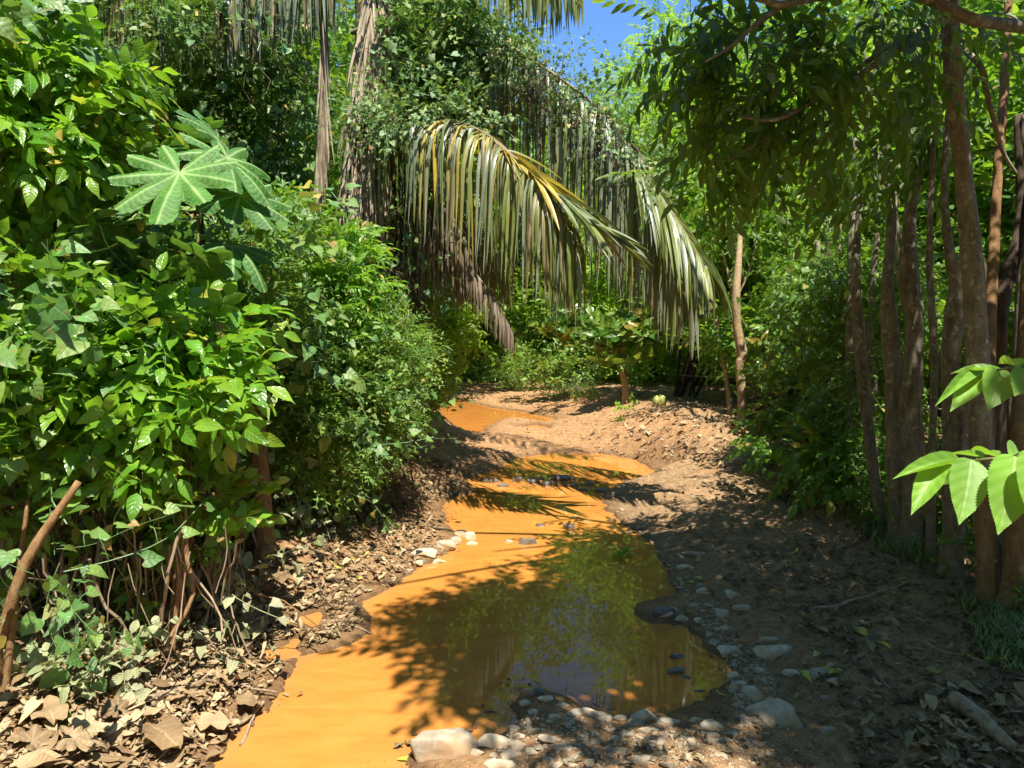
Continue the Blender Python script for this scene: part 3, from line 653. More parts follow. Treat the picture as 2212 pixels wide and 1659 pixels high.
# brown dead fronds inside the arch
def md(t, r): return np.where(r < .85, 6, 3)
add_frond([(850,430,7.4),(930,480,7.2),(1010,570,7.0),(1070,650,6.9),(1105,712,6.9)], 'dead grey brown frond drooping inside the arch', n=75, L=.50, hang=.7, h0=.3, w=.009, matf=md, rw=.022, fwd=.9, jit=.12, rmat=5, t0=.25)
add_frond([(820,420,7.5),(860,480,7.3),(905,600,7.2),(930,720,7.2)], None, n=60, L=.8, hang=.9, h0=.4, w=.010, matf=md, rw=.02, rmat=5, jit=.2, t0=.15)
add_frond([(820,470,7.2),(880,430,7.0),(960,450,6.9),(1020,540,6.9)], None, n=60, L=1.1, hang=1., h0=.5, w=.011, matf=md, rw=.02, rmat=5, jit=.15, t0=.2)
add_frond([(800,500,7.6),(900,440,7.8),(1010,470,7.9),(1100,560,8.0)], None, n=60, L=1.2, hang=1., h0=.5, w=.014, matf=lambda t, r: np.where(r < .5, 1, 3), rw=.02, jit=.12, t0=.2)
# the skirt of dead leaflets against the trunk
add_frond([(805,-60,7.0),(810,60,6.95),(802,180,6.9),(785,330,6.85),(775,440,6.8)], 'tan skirt of dead leaflets hanging against the trunk', n=360, L=1.15, hang=.5, h0=.3, w=.015, matf=lambda t, r: np.zeros(len(t), int)+4, rw=.05, rmat=5, jit=.12, fwd=1.2, t0=.02, radial=True)
add_frond([(695,-40,7.2),(698,120,7.15),(692,250,7.1),(684,370,7.1)], None, n=130, L=.85, hang=.9, h0=.75, w=.012, matf=lambda t, r: np.where(r < .8, 4, 0), rw=.02, rmat=5, jit=.08, fwd=1.3, radial=True)
# left fronds, leaflets hanging from above the frame
add_frond([(800,-160,7.7),(620,-230,7.3),(420,-170,6.9),(250,-80,6.6),(60,40,6.4)], 'dark old frond hanging in the upper left', n=130, L=1.5, hang=.97, h0=.55, w=.012, matf=lambda t, r: np.where(r < .14, 0, np.where(r < .3, 3, 1)), jit=.08, t0=.1)
add_frond([(800,-130,8.0),(640,-150,7.9),(480,-90,7.8),(300,-10,7.6),(120,120,7.4),(-60,300,7.3)], None, n=130, L=1.5, hang=.97, h0=.55, w=.012, matf=lambda t, r: np.where(r < .14, 0, np.where(r < .3, 3, 1)), jit=.08, t0=.1)
add_frond([(790,-100,7.3),(700,-120,7.0),(560,-70,6.8),(470,20,6.6)], None, n=60, L=1.0, hang=.97, h0=.55, w=.018, matf=lambda t, r: np.where(r < .7, 0, 3), jit=.08, t0=.2)
add_frond([(820,330,7.0),(850,270,6.8),(900,262,6.6),(960,290,6.5)], None, n=34, L=1.0, hang=.9, h0=.4, w=.016, matf=lambda t, r: np.where(r < .6, 1, 0), jit=.12, t0=.1, rw=.015)
# live crown above the frame: top frond shows at the top edge
add_frond([(745,-420,7.7),(880,-330,7.0),(1000,-180,6.4),(1110,-80,6.0),(1240,-40,5.7)], 'green frond tip hanging in from the top edge', n=80, L=.75, hang=.8, h0=.3, w=.015, matf=lambda t, r: np.where(r < .8, 1, 0), jit=.08, t0=.3, fwd=.6)
for (a, b, c) in [((1050,-560,7.4), (1350,-470,6.8), (1560,-330,6.3)), ((500,-620,7.5), (300,-560,7), (150,-450,6.6)), ((760,-800,8.4), (800,-900,9.5), (850,-800,10.5))]:
    add_frond([(745,-420,7.7), a, b, c], None, n=60, L=.95, hang=.6, h0=.2, w=.018, matf=lambda t, r: np.where(r < .8, 1, 0), jit=.08, t0=.15)

# ---- vines over the palm
def vine(name, label, blobs, n, tps, mat, group='vines smothering the palm', extra=None, cat='vine', **k):
    b0 = in_px(*blobs[0][:3]); b0 = np.array([b0[0], b0[1], gz(b0[0], b0[1])[0]])
    t = thing(name, label, cat, b0, group); mb = MB(); p = clothe(mb, tps, blobs, n, **k)
    if extra: extra(mb)
    part('foliage', mb, mat, t); return t, p
def tangle(root, blobs, n, mat='vinestem', L=.9, rad=.004, down=.7, name='stems'):
    p, o = blobpts(blobs, n, shell=.5); mb = MB()
    for i in range(n):
        d = rng.normal(0, 1, 3)*.5+np.array([0, -.05, -down]); l = L*rng.uniform(.4, 1.2); q = [p[i]]
        for k in range(5):
            d = unit(d+rng.normal(0, .30, 3)+np.array([0, 0, -.08*down])); q.append(q[-1]+d*l/5)
        tube(mb, q, np.linspace(1, .5, 6)*rad*rng.uniform(.6, 1.7), 4, cap=False)
    return part(name, mb, mat, root)
B1 = [(430,170,8.0,150,190,.6),(600,320,8.0,55,190,.4),(330,330,8.0,220,200,.6),(590,60,7.9,60,120,.4),(520,480,8,100,130,.5),(150,120,8.3,260,180,.5),(500,30,6.9,90,50,.3),(330,60,6.7,80,60,.3)]
v1, _ = vine('climbing_vine', 'wall of heart leaved vines hanging left of the shaggy palm trunk', B1, 1500, T['strand'], 'heart', scale=(.8, 1.25), hang=.8, shell=.85, up=.4)
mb = MB(); clothe(mb, T['twigfine'], B1, 1800, (.9, 1.5), up=.4, hang=.5, shell=.6); part('tendrils', mb, 'fine', v1)
tangle(v1, B1, 420, L=1.2)
B2 = [(925,100,7.4,55,70,.5),(1010,130,7.1,65,50,.45),(970,185,7.2,75,50,.4),(910,200,7.4,30,60,.3)]
v2, _ = vine('climbing_vine', 'mound of pale heart leaved vines on the palm crown right of the shaggy trunk', B2, 700, T['strand'], 'heartsoft', scale=(.7, 1.15), hang=.3, shell=.85, up=.6)
mb = MB(); clothe(mb, T['twigfine'], B2, 700, (.8, 1.3)); part('tendrils', mb, 'fine', v2)
tangle(v2, B2+[(1000,260,7.2,110,80,.3)], 260, L=.7)
B3 = [(1110,135,6.7,60,38,.25),(1190,180,6.5,58,34,.25),(1265,238,6.35,52,32,.22),(1330,300,6.25,46,30,.2),(1395,368,6.2,38,26,.18),(1050,110,6.9,60,40,.3)]
v3, _ = vine('climbing_vine', 'strip of vine leaves and dry tangle riding on the ridge of the long frond', B3, 430, T['strandsm'], 'heartsoft', scale=(.45, .85), hang=.2, shell=.8, up=.7)
B3b = [(1170,215,6.5,70,34,.2),(1260,270,6.35,60,34,.2),(1330,330,6.25,50,30,.2),(1390,385,6.2,35,26,.15)]
tangle(v3, B3b, 420, L=.35, rad=.003, down=.2)
B4 = [(900,270,6.6,75,32,.3),(850,300,6.9,45,60,.3),(985,265,6.2,50,22,.2)]
vine('climbing_vine', 'clump of small green vine leaves where the yellow frond bends', B4, 260, T['strandsm'], 'heartsoft', scale=(.7, 1.1), up=.7)
B5 = [(860,480,7.1,60,130,.25),(930,420,7.0,60,100,.2),(870,620,7.0,60,90,.25)]
v5, _ = vine('hanging_vine', 'thin vine with scattered heart leaves dangling under the arch beside the trunk', B5, 60, T['strand'], 'heart', scale=(.7, 1.1), hang=1.2)
tangle(v5, B5+[(1000,500,7.2,110,80,.3)], 360, L=.6, rad=.004, down=1.2)
B6 = [(1230,620,6.3,45,120,.1),(1190,560,6.3,60,90,.1)]
t = thing('hanging_vine', 'bunch of tan dry strands dangling below the middle of the frond curtain', 'vine', in_px(1230, 500, 6.2)); tangle(t, [(1215,560,6.3,40,60,.1)], 26, 'stick', L=.55, rad=.003, down=4)

# ================================================================== LEFT BUSHES
def bush(name, label, cat, bpx, blobs, fol, stems=5, mat_st='bark', group=None, st_r=.02):
    b = np.array(bpx, float); t = thing(name, label, cat, b, group)
    if stems:
        mb = MB(); bb = np.array(blobs)
        for i in range(stems):
            k = rng.integers(len(bb)); e = in_px(bb[k, 0]+rng.uniform(-.5, .5)*bb[k, 3], bb[k, 1]+rng.uniform(-.4, .4)*bb[k, 4], bb[k, 2]); s = b+np.array([rng.uniform(-.25, .25), rng.uniform(-.2, .2), -.03])
            mid = s*.5+e*.5+np.array([rng.uniform(-.1, .1), rng.uniform(-.1, .1), .1])
            tube(mb, [s, mid, e], [st_r, st_r*.7, st_r*.25], 6, sub=4)
        part('stem', mb, mat_st, t)
    for (nm, tps, n, mat, kw) in fol:
        mb = MB(); clothe(mb, tps, kw.pop('blobs', blobs), n, **kw); part(nm, mb, mat, t)
    return t
bA = base(250, 1500); bA = np.array([-1.75, 3.6, gz(-1.75, 3.6)[0]])
bush('glossy_shrub', 'bushy shrub with glossy bright green pointed leaves arching low over the leaf litter', 'shrub', bA,
     [(320,790,3.3,170,100,.35),(420,850,3.15,75,60,.2),(230,860,3.1,90,60,.2),(325,940,3.0,30,45,.1),(420,740,3.4,80,70,.2)],
     [('foliage', T['pinbig'], 330, 'glossy', dict(scale=(.55, .88), hang=.35, up=.9, shell=.8))], 7)
bush('leafy_shrub', 'tall shrub with broad drooping leaves at the upper left edge above the big lobed leaf', 'shrub', (-2.6, 3.7, gz(-2.6, 3.7)[0]),
     [(60,190,3.3,120,90,.3),(170,210,3.3,70,60,.2),(30,320,3.2,110,90,.3),(130,330,3.2,60,60,.2),(190,130,3.2,30,20,.1)],
     [('foliage', T['pin'], 330, 'glossy', dict(scale=(.6, .95), hang=.55, up=.6, shell=.7)),
      ('shoots', T['strandbig'], 26, 'heart', dict(scale=(.6, .9), up=.9, blobs=[(60,110,3.2,80,30,.2)]))], 7)
bush('broad_leaf_shrub', 'shrub with matt heart shaped leaves crowding the left edge at mid height', 'shrub', (-2.5, 3.2, gz(-2.5, 3.2)[0]),
     [(40,690,3.0,90,90,.3),(120,780,2.95,80,70,.2),(10,850,2.9,80,80,.2),(230,660,3.8,90,50,.2)],
     [('foliage', T['strandbig'], 95, 'heart', dict(scale=(.6, 1.0), hang=.2, up=.9)),
      ('undergrowth', T['twigbig'], 110, 'glossy', dict(scale=(.6, .9)))], 6)
bush('vine_tangle', 'tangle of fresh heart leaved vines climbing over the twigs beneath the big lobed leaf', 'vine', (-2.3, 4.3, gz(-2.3, 4.3)[0]),
     [(130,540,4.3,160,70,.4),(400,620,4.3,90,70,.3),(560,570,4.3,110,80,.3),(500,700,4.1,120,80,.3),(330,720,3.9,120,60,.3),(60,480,4.1,110,70,.3)],
     [('foliage', T['strand'], 300, 'heart', dict(scale=(.7, 1.2), hang=.3, up=.8)),
      ('tendrils', T['twig'], 500, 'fine', dict(scale=(.8, 1.2)))], 8, 'vinestem')
bush('feathery_shrub', 'bright green shrub with feathery compound leaves in front of the shaggy trunk', 'shrub', (-1.75, 5.9, gz(-1.75, 5.9)[0]),
     [(680,560,5.3,105,65,.35),(735,650,5.2,65,80,.3),(640,680,5.1,110,100,.35),(600,500,5.5,70,45,.2),(720,750,5.1,50,50,.2)],
     [('foliage', T['pinfine'], 900, 'glossy', dict(scale=(.8, 1.3), hang=.1, up=.8)), ('shoots', T['pin'], 60, 'glossy', dict(scale=(.6, .9)))], 7)
bush('twiggy_shrub', 'twiggy shrub of tiny pale leaves trailing down to the leaf litter', 'shrub', (-1.45, 5.6, gz(-1.45, 5.6)[0]),
     [(640,840,4.8,95,110,.3),(730,850,5.1,70,110,.3),(700,980,4.9,60,70,.2),(830,780,5.6,60,80,.25),(800,900,5.4,50,90,.2)],
     [('foliage', T['twigfine'], 1700, 'fine', dict(scale=(.8, 1.3), hang=.4, shell=.7)), ('leaves', T['strandsm'], 150, 'heart', dict(scale=(.8, 1.2), hang=.4))], 12, 'vinestem', st_r=.008)
bush('rounded_leaf_shrub', 'dense shrub of small rounded leaves leaning over the left edge of the track', 'shrub', (-1.55, 8.2, gz(-1.55, 8.2)[0]),
     [(840,830,6.8,40,80,.3),(865,740,7.3,45,70,.3),(915,800,7.8,30,50,.25),(890,860,7.4,25,45,.2)],
     [('foliage', T['oval'], 520, 'glossy', dict(scale=(.8, 1.3), hang=.3)), ('twigs', T['twigfine'], 500, 'fine', dict(scale=(.8, 1.2)))], 9, st_r=.012)
bush('hedge_bush', 'yellow green bush arching into the tunnel under the dead frond', 'bush', (-1.9, 11.0, gz(-1.9, 11.0)[0]),
     [(920,660,9.5,70,60,.5),(980,700,9.6,60,50,.4),(910,760,9.3,50,70,.4),(960,640,10,60,50,.4),(900,560,10,70,60,.4)],
     [('foliage', T['twigmid'], 620, 'lime', dict(scale=(.8, 1.3), hang=.3))], 7, st_r=.02)
# low plants in the dark below the bushes
lows = [((130,1060), [(100,960,3.1,130,60,.3),(40,940,2.9,70,50,.2)], 'low shrub of dusky leaves below the matt heart leaved shrub', 'twigmid', 'mid', 70),
        ((300,1290), [(300,1170,3.4,130,80,.25),(180,1200,3.3,100,80,.25)], 'sparse dim undergrowth of small leaves behind the thin orange stems', 'twigmid', 'mid', 16),
        ((430,1130), [(420,1100,3.4,80,45,.2),(480,1080,3.4,60,40,.2)], 'spray of small dark green leaves above the thin orange stems', 'oval', 'glossy', 40),
        ((60,1380), [(70,1250,2.5,90,60,.15),(40,1330,2.45,60,60,.1)], 'sparse yellow green vine dangling at the bottom left edge', 'strand', 'heart', 16),
        ((540,1250), [(530,1215,4.3,45,35,.15),(640,1180,4.9,50,35,.15)], 'small seedling with pale leaves at the foot of the orange trunk', 'strand', 'pale', 26),
        ((330,1350), [(430,1250,3.5,90,60,.15),(250,1330,3.2,90,60,.15)], 'dim brownish undergrowth around the broken stump', 'strandsm', 'pale', 22)]
for (bp, bl, lab, tp, mt, n) in lows:
    bush('undergrowth_plant', lab, 'plant', base(*bp), bl, [('foliage', T[tp], n, mt, dict(scale=(.7, 1.1), hang=.3))], 5, st_r=.006)
b = base(210, 1475); t = thing('pale_plant', 'small plant with dusty cream green oval leaves catching the sun under the left bushes', 'plant', b)
mb = MB(); clothe(mb, T['oval'], [(205,1440,2.75,65,40,.12),(250,1425,2.75,35,30,.08),(150,1380,2.8,30,15,.06)], 26, (.55, .8)); part('foliage', mb, 'pale', t)
mb = MB()
for (u, v) in [(180,1400),(240,1420),(150,1400),(220,1380)]: tube(mb, [b, (b+in_px(u, v, 2.75))/2+[0.01, 0, .03], in_px(u, v, 2.75)], [.005, .004, .002], 5, sub=3)
part('stem', mb, 'vinestem', t)

# backing foliage behind the left bushes
back = [((-3.6, 6.3), [(200,700,6.2,260,200,.8),(420,800,6.0,180,130,.6),(120,900,5.8,240,130,.6)], 'shaded thicket behind the leafy shrubs on the left', 1200),
        ((-3.0, 8.5), [(700,600,9.2,160,260,.8),(560,760,8.0,200,200,.6)], 'shaded thicket behind the feathery shrub', 1300),
        ((-4.2, 3.2), [(-420,700,4.2,200,260,.6),(-700,900,4,220,260,.6)], 'shaded thicket outside the left edge behind the curved stems', 900),
        ((-6.0, 7.5), [(-150,500,7,260,400,.8),(-100,900,6,260,200,.6)], 'shaded thicket beyond the left edge', 1000)]
for (xy, bl, lab, n) in back:
    z = gz(*xy)[0]
    bush('thicket', lab, 'bush', (xy[0], xy[1], z), bl, [('foliage', T['twigmid'], n, 'mid', dict(scale=(.9, 1.5), hang=.3, shell=.5))], 14, 'barkdark', st_r=.03)

# palmate tree
pt_b = np.array([-1.62, 3.7, 0]); pt_b[2] = gz(pt_b[0], pt_b[1])[0]
def palmate(c, R, n_l=9, face=(0, -.5, .85), tipdir=(0, -.35, -1), droop=.12, spread=330, short=.62, seed=0, cup=.0):
    """one lobed leaf: polar grid, lobes joined over half the radius"""
    r = np.random.default_rng(seed); face = unit(np.array(face, float)); tip = np.array(tipdir, float); tip = unit(tip-face*(tip@face)); side = np.cross(tip, face)
    K = 15; J = 13; V = []; UV = []; S = math.radians(spread)
    for li in range(n_l):
        a0 = -S/2+S*li/n_l; aw = S/n_l; am = a0+aw/2; ll = 1-(1-short)*abs(am)/(S/2)*1.0; ll *= r.uniform(.93, 1.05)
        for k in range(K if li < n_l-1 else K+1):
            kk = k/K; s = kk*2-1
            for j in range(J+1):
                rr = j/J; tipw = max(0.0, 1-abs(s)**2.0)
                Rm = ll*(.58+.42*tipw**.6) + .012*math.sin(kk*40)*rr
                rad = rr*Rm
                bunch = 1.0-.20*max(0, (rr-.55)/.45)**1.6   # lobes taper to the tip
                a = am+(kk-.5)*aw*bunch*(1.0 if rr > .0 else 1)
                z = -.055*(1-abs(s))**1*0 + .13*rad*(1-abs(s))*min(1, rr*2) - droop*rad*rad*(1+.5*math.sin(li*1.7+seed)) + .008*math.sin(rr*26)*(1-abs(s))*abs(s)*4*rr + cup*rad*rad
                V.append(R*(math.cos(a)*rad*tip+math.sin(a)*rad*side+z*face)+c); UV.append((s*rad*aw*.5, rr*ll))
    n = (len(V))//(J+1); Q = []
    for i in range(n-1):
        for j in range(J): b0 = i*(J+1)+j; Q.append((b0, b0+J+1, b0+J+2, b0+1))
    return np.array(V), np.array(Q), np.array(UV)
t = thing('lobed_leaf_tree', 'young tree carrying huge dark green leaves with pale finger like lobes, above the left bushes', 'tree', pt_b)
mb = MB(); top = in_px(425, 380, 3.75); tube(mb, [pt_b-[0, 0, .05], in_px(430, 900, 3.75), in_px(438, 600, 3.75), top], [.03, .027, .022, .016], 10, rough=.1, sub=4); part('trunk', mb, 'barkdark', t)
LV = [((388,372,2.95), .33, (.05,-.74,.66), (0,-.3,-1), .10, 0), ((330,330,3.6), .27, (-.3,-.2,.9), (-1,-.2,-.3), .3, 1), ((470,300,3.7), .20, (.75,-.05,.6), (.3,-.2,.9), .3, 2),
      ((490,340,3.55), .27, (.55,-.35,.7), (.9,-.2,-.5), .35, 3), ((520,420,3.6), .24, (.4,-.5,.7), (.5,-.2,-1), .2, 4), ((290,420,3.5), .24, (-.2,-.35,.9), (-.8,-.4,-.6), .25, 5),
      ((250,490,3.4), .2, (-.3,.1,.95), (-1,-.4,-.25), .4, 6), ((500,530,3.6), .22, (.25,-.25,.9), (.8,-.3,-.9), .5, 7), ((430,560,3.5), .24, (.1,.55,.7), (.1,-.5,-1), .5, 8), ((400,285,3.8), .17, (-.5,.2,.8), (-.5,.3,.9), .4, 9)]
for (pp, R, fc, td, dr, sd_) in LV:
    c = in_px(*pp); mb = MB(); v, q, uv = palmate(c, R*(1 if sd_ == 0 else 1.3), 9, fc, td, dr, seed=sd_); tn = np.full((len(v), 3), rng.uniform(.15, .75)); mb.add(v, q, uv, tn)
    lf = part('leaf', mb, 'palmate', t); 
    if sd_ == 0: lf['label'] = 'large flat leaf with pale ribs facing the track'
    mb = MB(); at_ = top+np.array([0, 0, -.1*rng.random()]); tube(mb, [at_, (at_+c)/2+[0, 0, .05], c-unit(np.array(fc, float))*.004], [.007, .006, .005], 6, sub=4); part('leaf_stalk', mb, 'twig', lf)

# trunks, stems and sticks of the left side
def post(name, label, pts, rad, mat, cat='tree', group=None, rough=.24, seed=0, sides=20, sub=9, branches=(), crown=None, smat=None):
    p = px(pts) if len(pts[0]) == 3 else pts
    b = np.array(p[0], float); t = thing(name, label, cat, b, group)
    mb = MB(); p = np.array(p, float); p = np.vstack([p[0]-[0, 0, .12], p[0]+[0, 0, .015], p[0]+(p[1]-p[0])*.22, p[1:]]); rad = np.r_[rad[0]*1.5, rad[0]*1.25, rad[0], rad[1:]]
    tube(mb, p, rad, sides, rough=rough, sub=sub, seed=seed); part('trunk', mb, mat, t)
    for (bp, br) in branches:
        mb = MB(); tube(mb, px(bp), br, 8, rough=.1, sub=5, seed=seed+3); part('branch', mb, smat or mat, t)
    if crown:
        for (tps, blobs, n, m_, kw) in crown:
            mb = MB(); clothe(mb, tps, blobs, n, **kw); part('crown', mb, m_, t)
    return t
b = base(575, 1195); d0 = b[1]/1.0
def dep(p): return float((np.array(p)-np.array([0, 0, CAMZ]))@Fv)
db = dep(b)
post('orange_trunk', 'thick orange brown trunk lit by the sun at the edge of the left bushes', [(575,1195,db),(568,1100,db+.02),(560,980,db+.05),(555,800,db+.2)], [.062, .055, .05, .035], 'barkred', seed=3, rough=.12)
for (u0, v0, u1, v1, u2, v2, r, lab) in [(372,1425,385,1250,398,1140,.011,'thicker thin orange stem standing in the litter pile below the glossy shrub'),(362,1400,372,1290,383,1190,.007,'forked thin orange stem beside the litter pile'),(386,1380,393,1230,400,1120,.008,'straight thin orange stem behind the litter pile')]:
    b = base(u0, v0); d_ = dep(b); post('thin_stem', lab, [(u0,v0,d_),(u1,v1,d_+.02),(u2,v2,d_+.05),(u2+14,v2-160,d_+.15)], [r, r*.8, r*.7, r*.5], 'barkred', cat='stem', group='thin stems below the glossy shrub', sides=7, seed=int(u0))
for k, (u0, v0, u1, v1, u2, v2, r, lab) in enumerate([(-10,1420,60,1210,170,1040,.022,'thick curved reddish stem leaning in from the left edge'),(5,1530,35,1290,60,1080,.014,'slimmer stem below the curved reddish stem at the left edge')]):
    b = base(u0, v0); d_ = 2.55; post('curved_stem', lab, [(u0,v0,d_),(u1,v1,d_+.03),(u2,v2,d_+.1)], [r, r*.85, r*.5], 'barkred', cat='stem', sides=10, seed=9+k)
b = base(408, 1310); d_ = dep(b)
post('broken_stump', 'short crooked broken stump rising behind the litter pile', [(408,1330,d_),(414,1280,d_),(432,1232,d_-.02)], [.02, .02, .015], 'stick', cat='stump', rough=.3, sides=10)
# dark stems deep in the hedge (one countable row is lost in the shade: built as one mass of the thicket)
def stem_mass(label, regions, n, mat, rad, L, name='hanging_roots', cat='roots'):
    t = thing(name, label, cat, base(regions[0][0], regions[0][1])); mb = MB()
    for (u, v, d, ru, rv) in regions:
        for i in range(n):
            uu = u+rng.uniform(-1, 1)*ru; vv = v+rng.uniform(-1, 1)*rv; p = in_px(uu, vv, d+rng.uniform(-.3, .5)); q = [p]; dd = np.array([rng.normal(0, .2), rng.normal(0, .1), -1.]); l = L*rng.uniform(.5, 1.3)
            for k in range(6):
                dd = unit(dd+rng.normal(0, .22, 3)+np.array([0, 0, -.15])); q.append(q[-1]+dd*l/6)
            q = np.array(q); q[:, 2] = np.maximum(q[:, 2], gz(q[:, 0], q[:, 1])-.02); tube(mb, q, np.linspace(1, .8, 7)*rad*rng.uniform(.4, 1.8), 5, cap=False)
    part('stems', mb, mat, t)
stem_mass('dense hanging stems and roots in the shade behind the orange trunk', [(520,1040,4.6,80,60),(470,1060,4.8,80,60),(620,1050,5.0,40,60)], 45, 'vinestem', .006, .8)
stem_mass('dry stems in the shade at the foot of the left bushes', [(250,1150,3.8,230,80),(120,1100,3.4,120,60)], 45, 'vinestem', .006, .7)
stem_mass('thin stems under the small leaved shrub beside the track', [(700,1010,5.2,60,50),(820,930,6.0,50,50),(770,960,5.6,50,40)], 40, 'vinestem', .005, .6)
stem_mass('brown hanging stems under the palm arch', [(840,680,7.2,40,110),(870,740,7.6,30,60)], 45, 'vinestem', .005, .8)
stem_mass('bare thin brown stems lit at the front of the left bushes', [(330,1150,3.15,200,60),(180,1200,3.0,130,60),(470,1130,3.6,70,60)], 26, 'stick', .0045, .55)
stem_mass('orange brown stems reaching the litter under the glossy shrub', [(300,1180,3.2,170,50)], 22, 'barkred', .006, .8)

# ================================================================== RIGHT SIDE: living fence of trunks
def gpost(name, label, u, v, rest, radpx, mat, **k):
    """rest: px points up the trunk, measured at the depth of its foot"""
    b = base(u, v); d_ = dep(b); pts = [(u, v, d_)]+[(a, c, d_+e) for a, c, e in rest]
    return post(name, label, pts, [r*d_/FPX for r in radpx], mat, **k), d_
SD = np.array(TO_SUN)
# --- crown of the leaning tree: leaves seen in the frame, and the part overhead that shades the wet end of the track
def lift_region(polypx, n, z0, z1):
    Q = poly(polypx); lo = Q.min(0); hi = Q.max(0); out = []
    while sum(map(len, out)) < n:
        P = rng.uniform(lo, hi, (n, 2)); out.append(P[sdist(P, Q) < 0])
    P = np.concatenate(out)[:n]; z = rng.uniform(z0, z1, n); t = z/SD[2]
    return np.c_[P[:, 0]+SD[0]*t, P[:, 1]+SD[1]*t, z]
cr = [(1500,50,3.9,80,60,.3),(1640,130,3.8,130,90,.35),(1800,120,3.9,160,110,.4),(1560,200,3.8,80,60,.3),(1640,260,3.8,100,70,.3),
      (1950,120,4.3,140,100,.4),(1600,330,4.2,90,50,.3),(1740,330,4.5,110,70,.35),(1900,280,4.8,120,80,.4),(1420,395,4.9,22,14,.06),(1480,120,3.9,50,50,.2)]
main, dm = gpost('leaning_tree', 'tall slender tree with lichen spotted bark, right edge, its crown reaching over the puddle', 2150, 1292,
    [(2135,1150,0),(2122,1000,0),(2113,800,0),(2103,600,0),(2084,400,0),(2062,200,-.05),(2050,0,-.1),(2040,-250,-.2),(2000,-700,-.5)], [28,25,25,24,21,18,17,16,14,10], 'barkpatch', seed=21, rough=.10)
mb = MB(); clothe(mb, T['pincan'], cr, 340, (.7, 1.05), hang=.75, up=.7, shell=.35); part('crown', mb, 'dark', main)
BR = [([(2048,75,4.1),(1938,108,4.0),(1830,180,3.9),(1722,238,3.8),(1668,259,3.7),(1596,252,3.6)], [.022,.018,.015,.012,.010,.006]),
      ([(2046,30,4.1),(1884,126,4.0),(1776,202,4.0),(1690,270,3.9),(1600,330,3.9),(1524,362,3.9)], [.020,.015,.012,.010,.008,.004]),
      ([(1960,-25,3.7),(2050,18,3.7),(2110,44,3.7),(2230,62,3.7)], [.026,.027,.03,.032]),
      ([(1990,-40,3.9),(1850,-10,3.8),(1697,11,3.6),(1578,101,3.6),(1524,133,3.6)], [.02,.016,.012,.008,.004]),
      ([(1860,-30,3.5),(1700,8,3.5),(1640,-2,3.5),(1500,-40,3.4)], [.018,.018,.014,.008]),
      ([(2055,130,4.15),(1900,62,4.6),(1760,45,5.0)], [.012,.008,.004]),
      ([(2071,97,4.15),(2118,144,4.2),(2136,216,4.3),(2165,324,4.4),(2200,380,4.4)], [.018,.017,.014,.012,.006])]
for p_, r_ in BR:
    mb = MB(); tube(mb, px([(a, b_, c if i_ == (len(p_)-1 if p_[0][0] in (1960,) else 0) else c*.93) for i_, (a, b_, c) in enumerate(p_)]), r_, 8, rough=.12, sub=5, seed=5); part('branch', mb, 'barkpatch', main)
for e in [(.6, 3.0, 5.2), (-.4, 2.2, 5.0), (1.4, 1.4, 5.4), (.3, 4.4, 5.1), (1.8, 4.6, 5.4), (-1.0, 3.4, 5.3)]:
    mb = MB(); s = np.array(in_px(2040, -250, dm-.2)); e = np.array(e); tube(mb, [s, (s+e)/2+[0, 0, .35], e], [.035, .025, .01], 8, sub=5); part('branch', mb, 'barkpatch', main)
SH = [(870,1335),(955,1395),(1000,1480),(1065,1520),(1130,1530),(1300,1450),(1520,1500),(1760,1700),(2300,2400),(2400,1600),(2060,1270),(1900,1110),(1700,1060),(1500,1085),(1380,1150),(1290,1170),(1210,1200),(1260,1250),(1060,1262),(960,1290)]
P = lift_region(SH, 6200, 4.2, 5.9)
keep = vnoise(P*np.array([1.6, 1.6, .3]), 5) > -.62
gx_ = P[:, 0]-SD[0]*P[:, 2]/SD[2]; gy_ = P[:, 1]-SD[1]*P[:, 2]/SD[2]; keep &= ~((gx_ > 1.15) & (gy_ > 5.2) & (vnoise(P*np.array([2.2, 2.2, .3]), 8) < .25)); keep &= ~((gx_ > .95) & (gy_ > 4.3) & (rng.random(len(P)) < .6)); keep &= ~((gx_ > 1.5) & (vnoise(P*np.array([3., 3., .3]), 9) < -.25))
hole = np.exp(-((P[:, 0]-SD[0]*P[:, 2]/SD[2]-2.05)/.22)**2-((P[:, 1]-SD[1]*P[:, 2]/SD[2]-2.75)/.22)**2)
keep &= rng.random(len(P)) > hole*1.2
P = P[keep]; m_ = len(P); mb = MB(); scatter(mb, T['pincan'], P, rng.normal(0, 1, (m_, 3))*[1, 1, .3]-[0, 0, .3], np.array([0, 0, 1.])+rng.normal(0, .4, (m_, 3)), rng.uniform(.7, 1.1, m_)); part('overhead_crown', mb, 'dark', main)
P = lift_region([(1150,1640),(1260,1590),(1420,1610),(1440,1720),(1150,1760)], 24, 4.4, 5.4); m_ = len(P); mb = MB(); scatter(mb, T['pincan'], P, rng.normal(0, 1, (m_, 3)), np.array([0, 0, 1.])+rng.normal(0, .4, (m_, 3)), .9); part('overhead_crown', mb, 'dark', main)

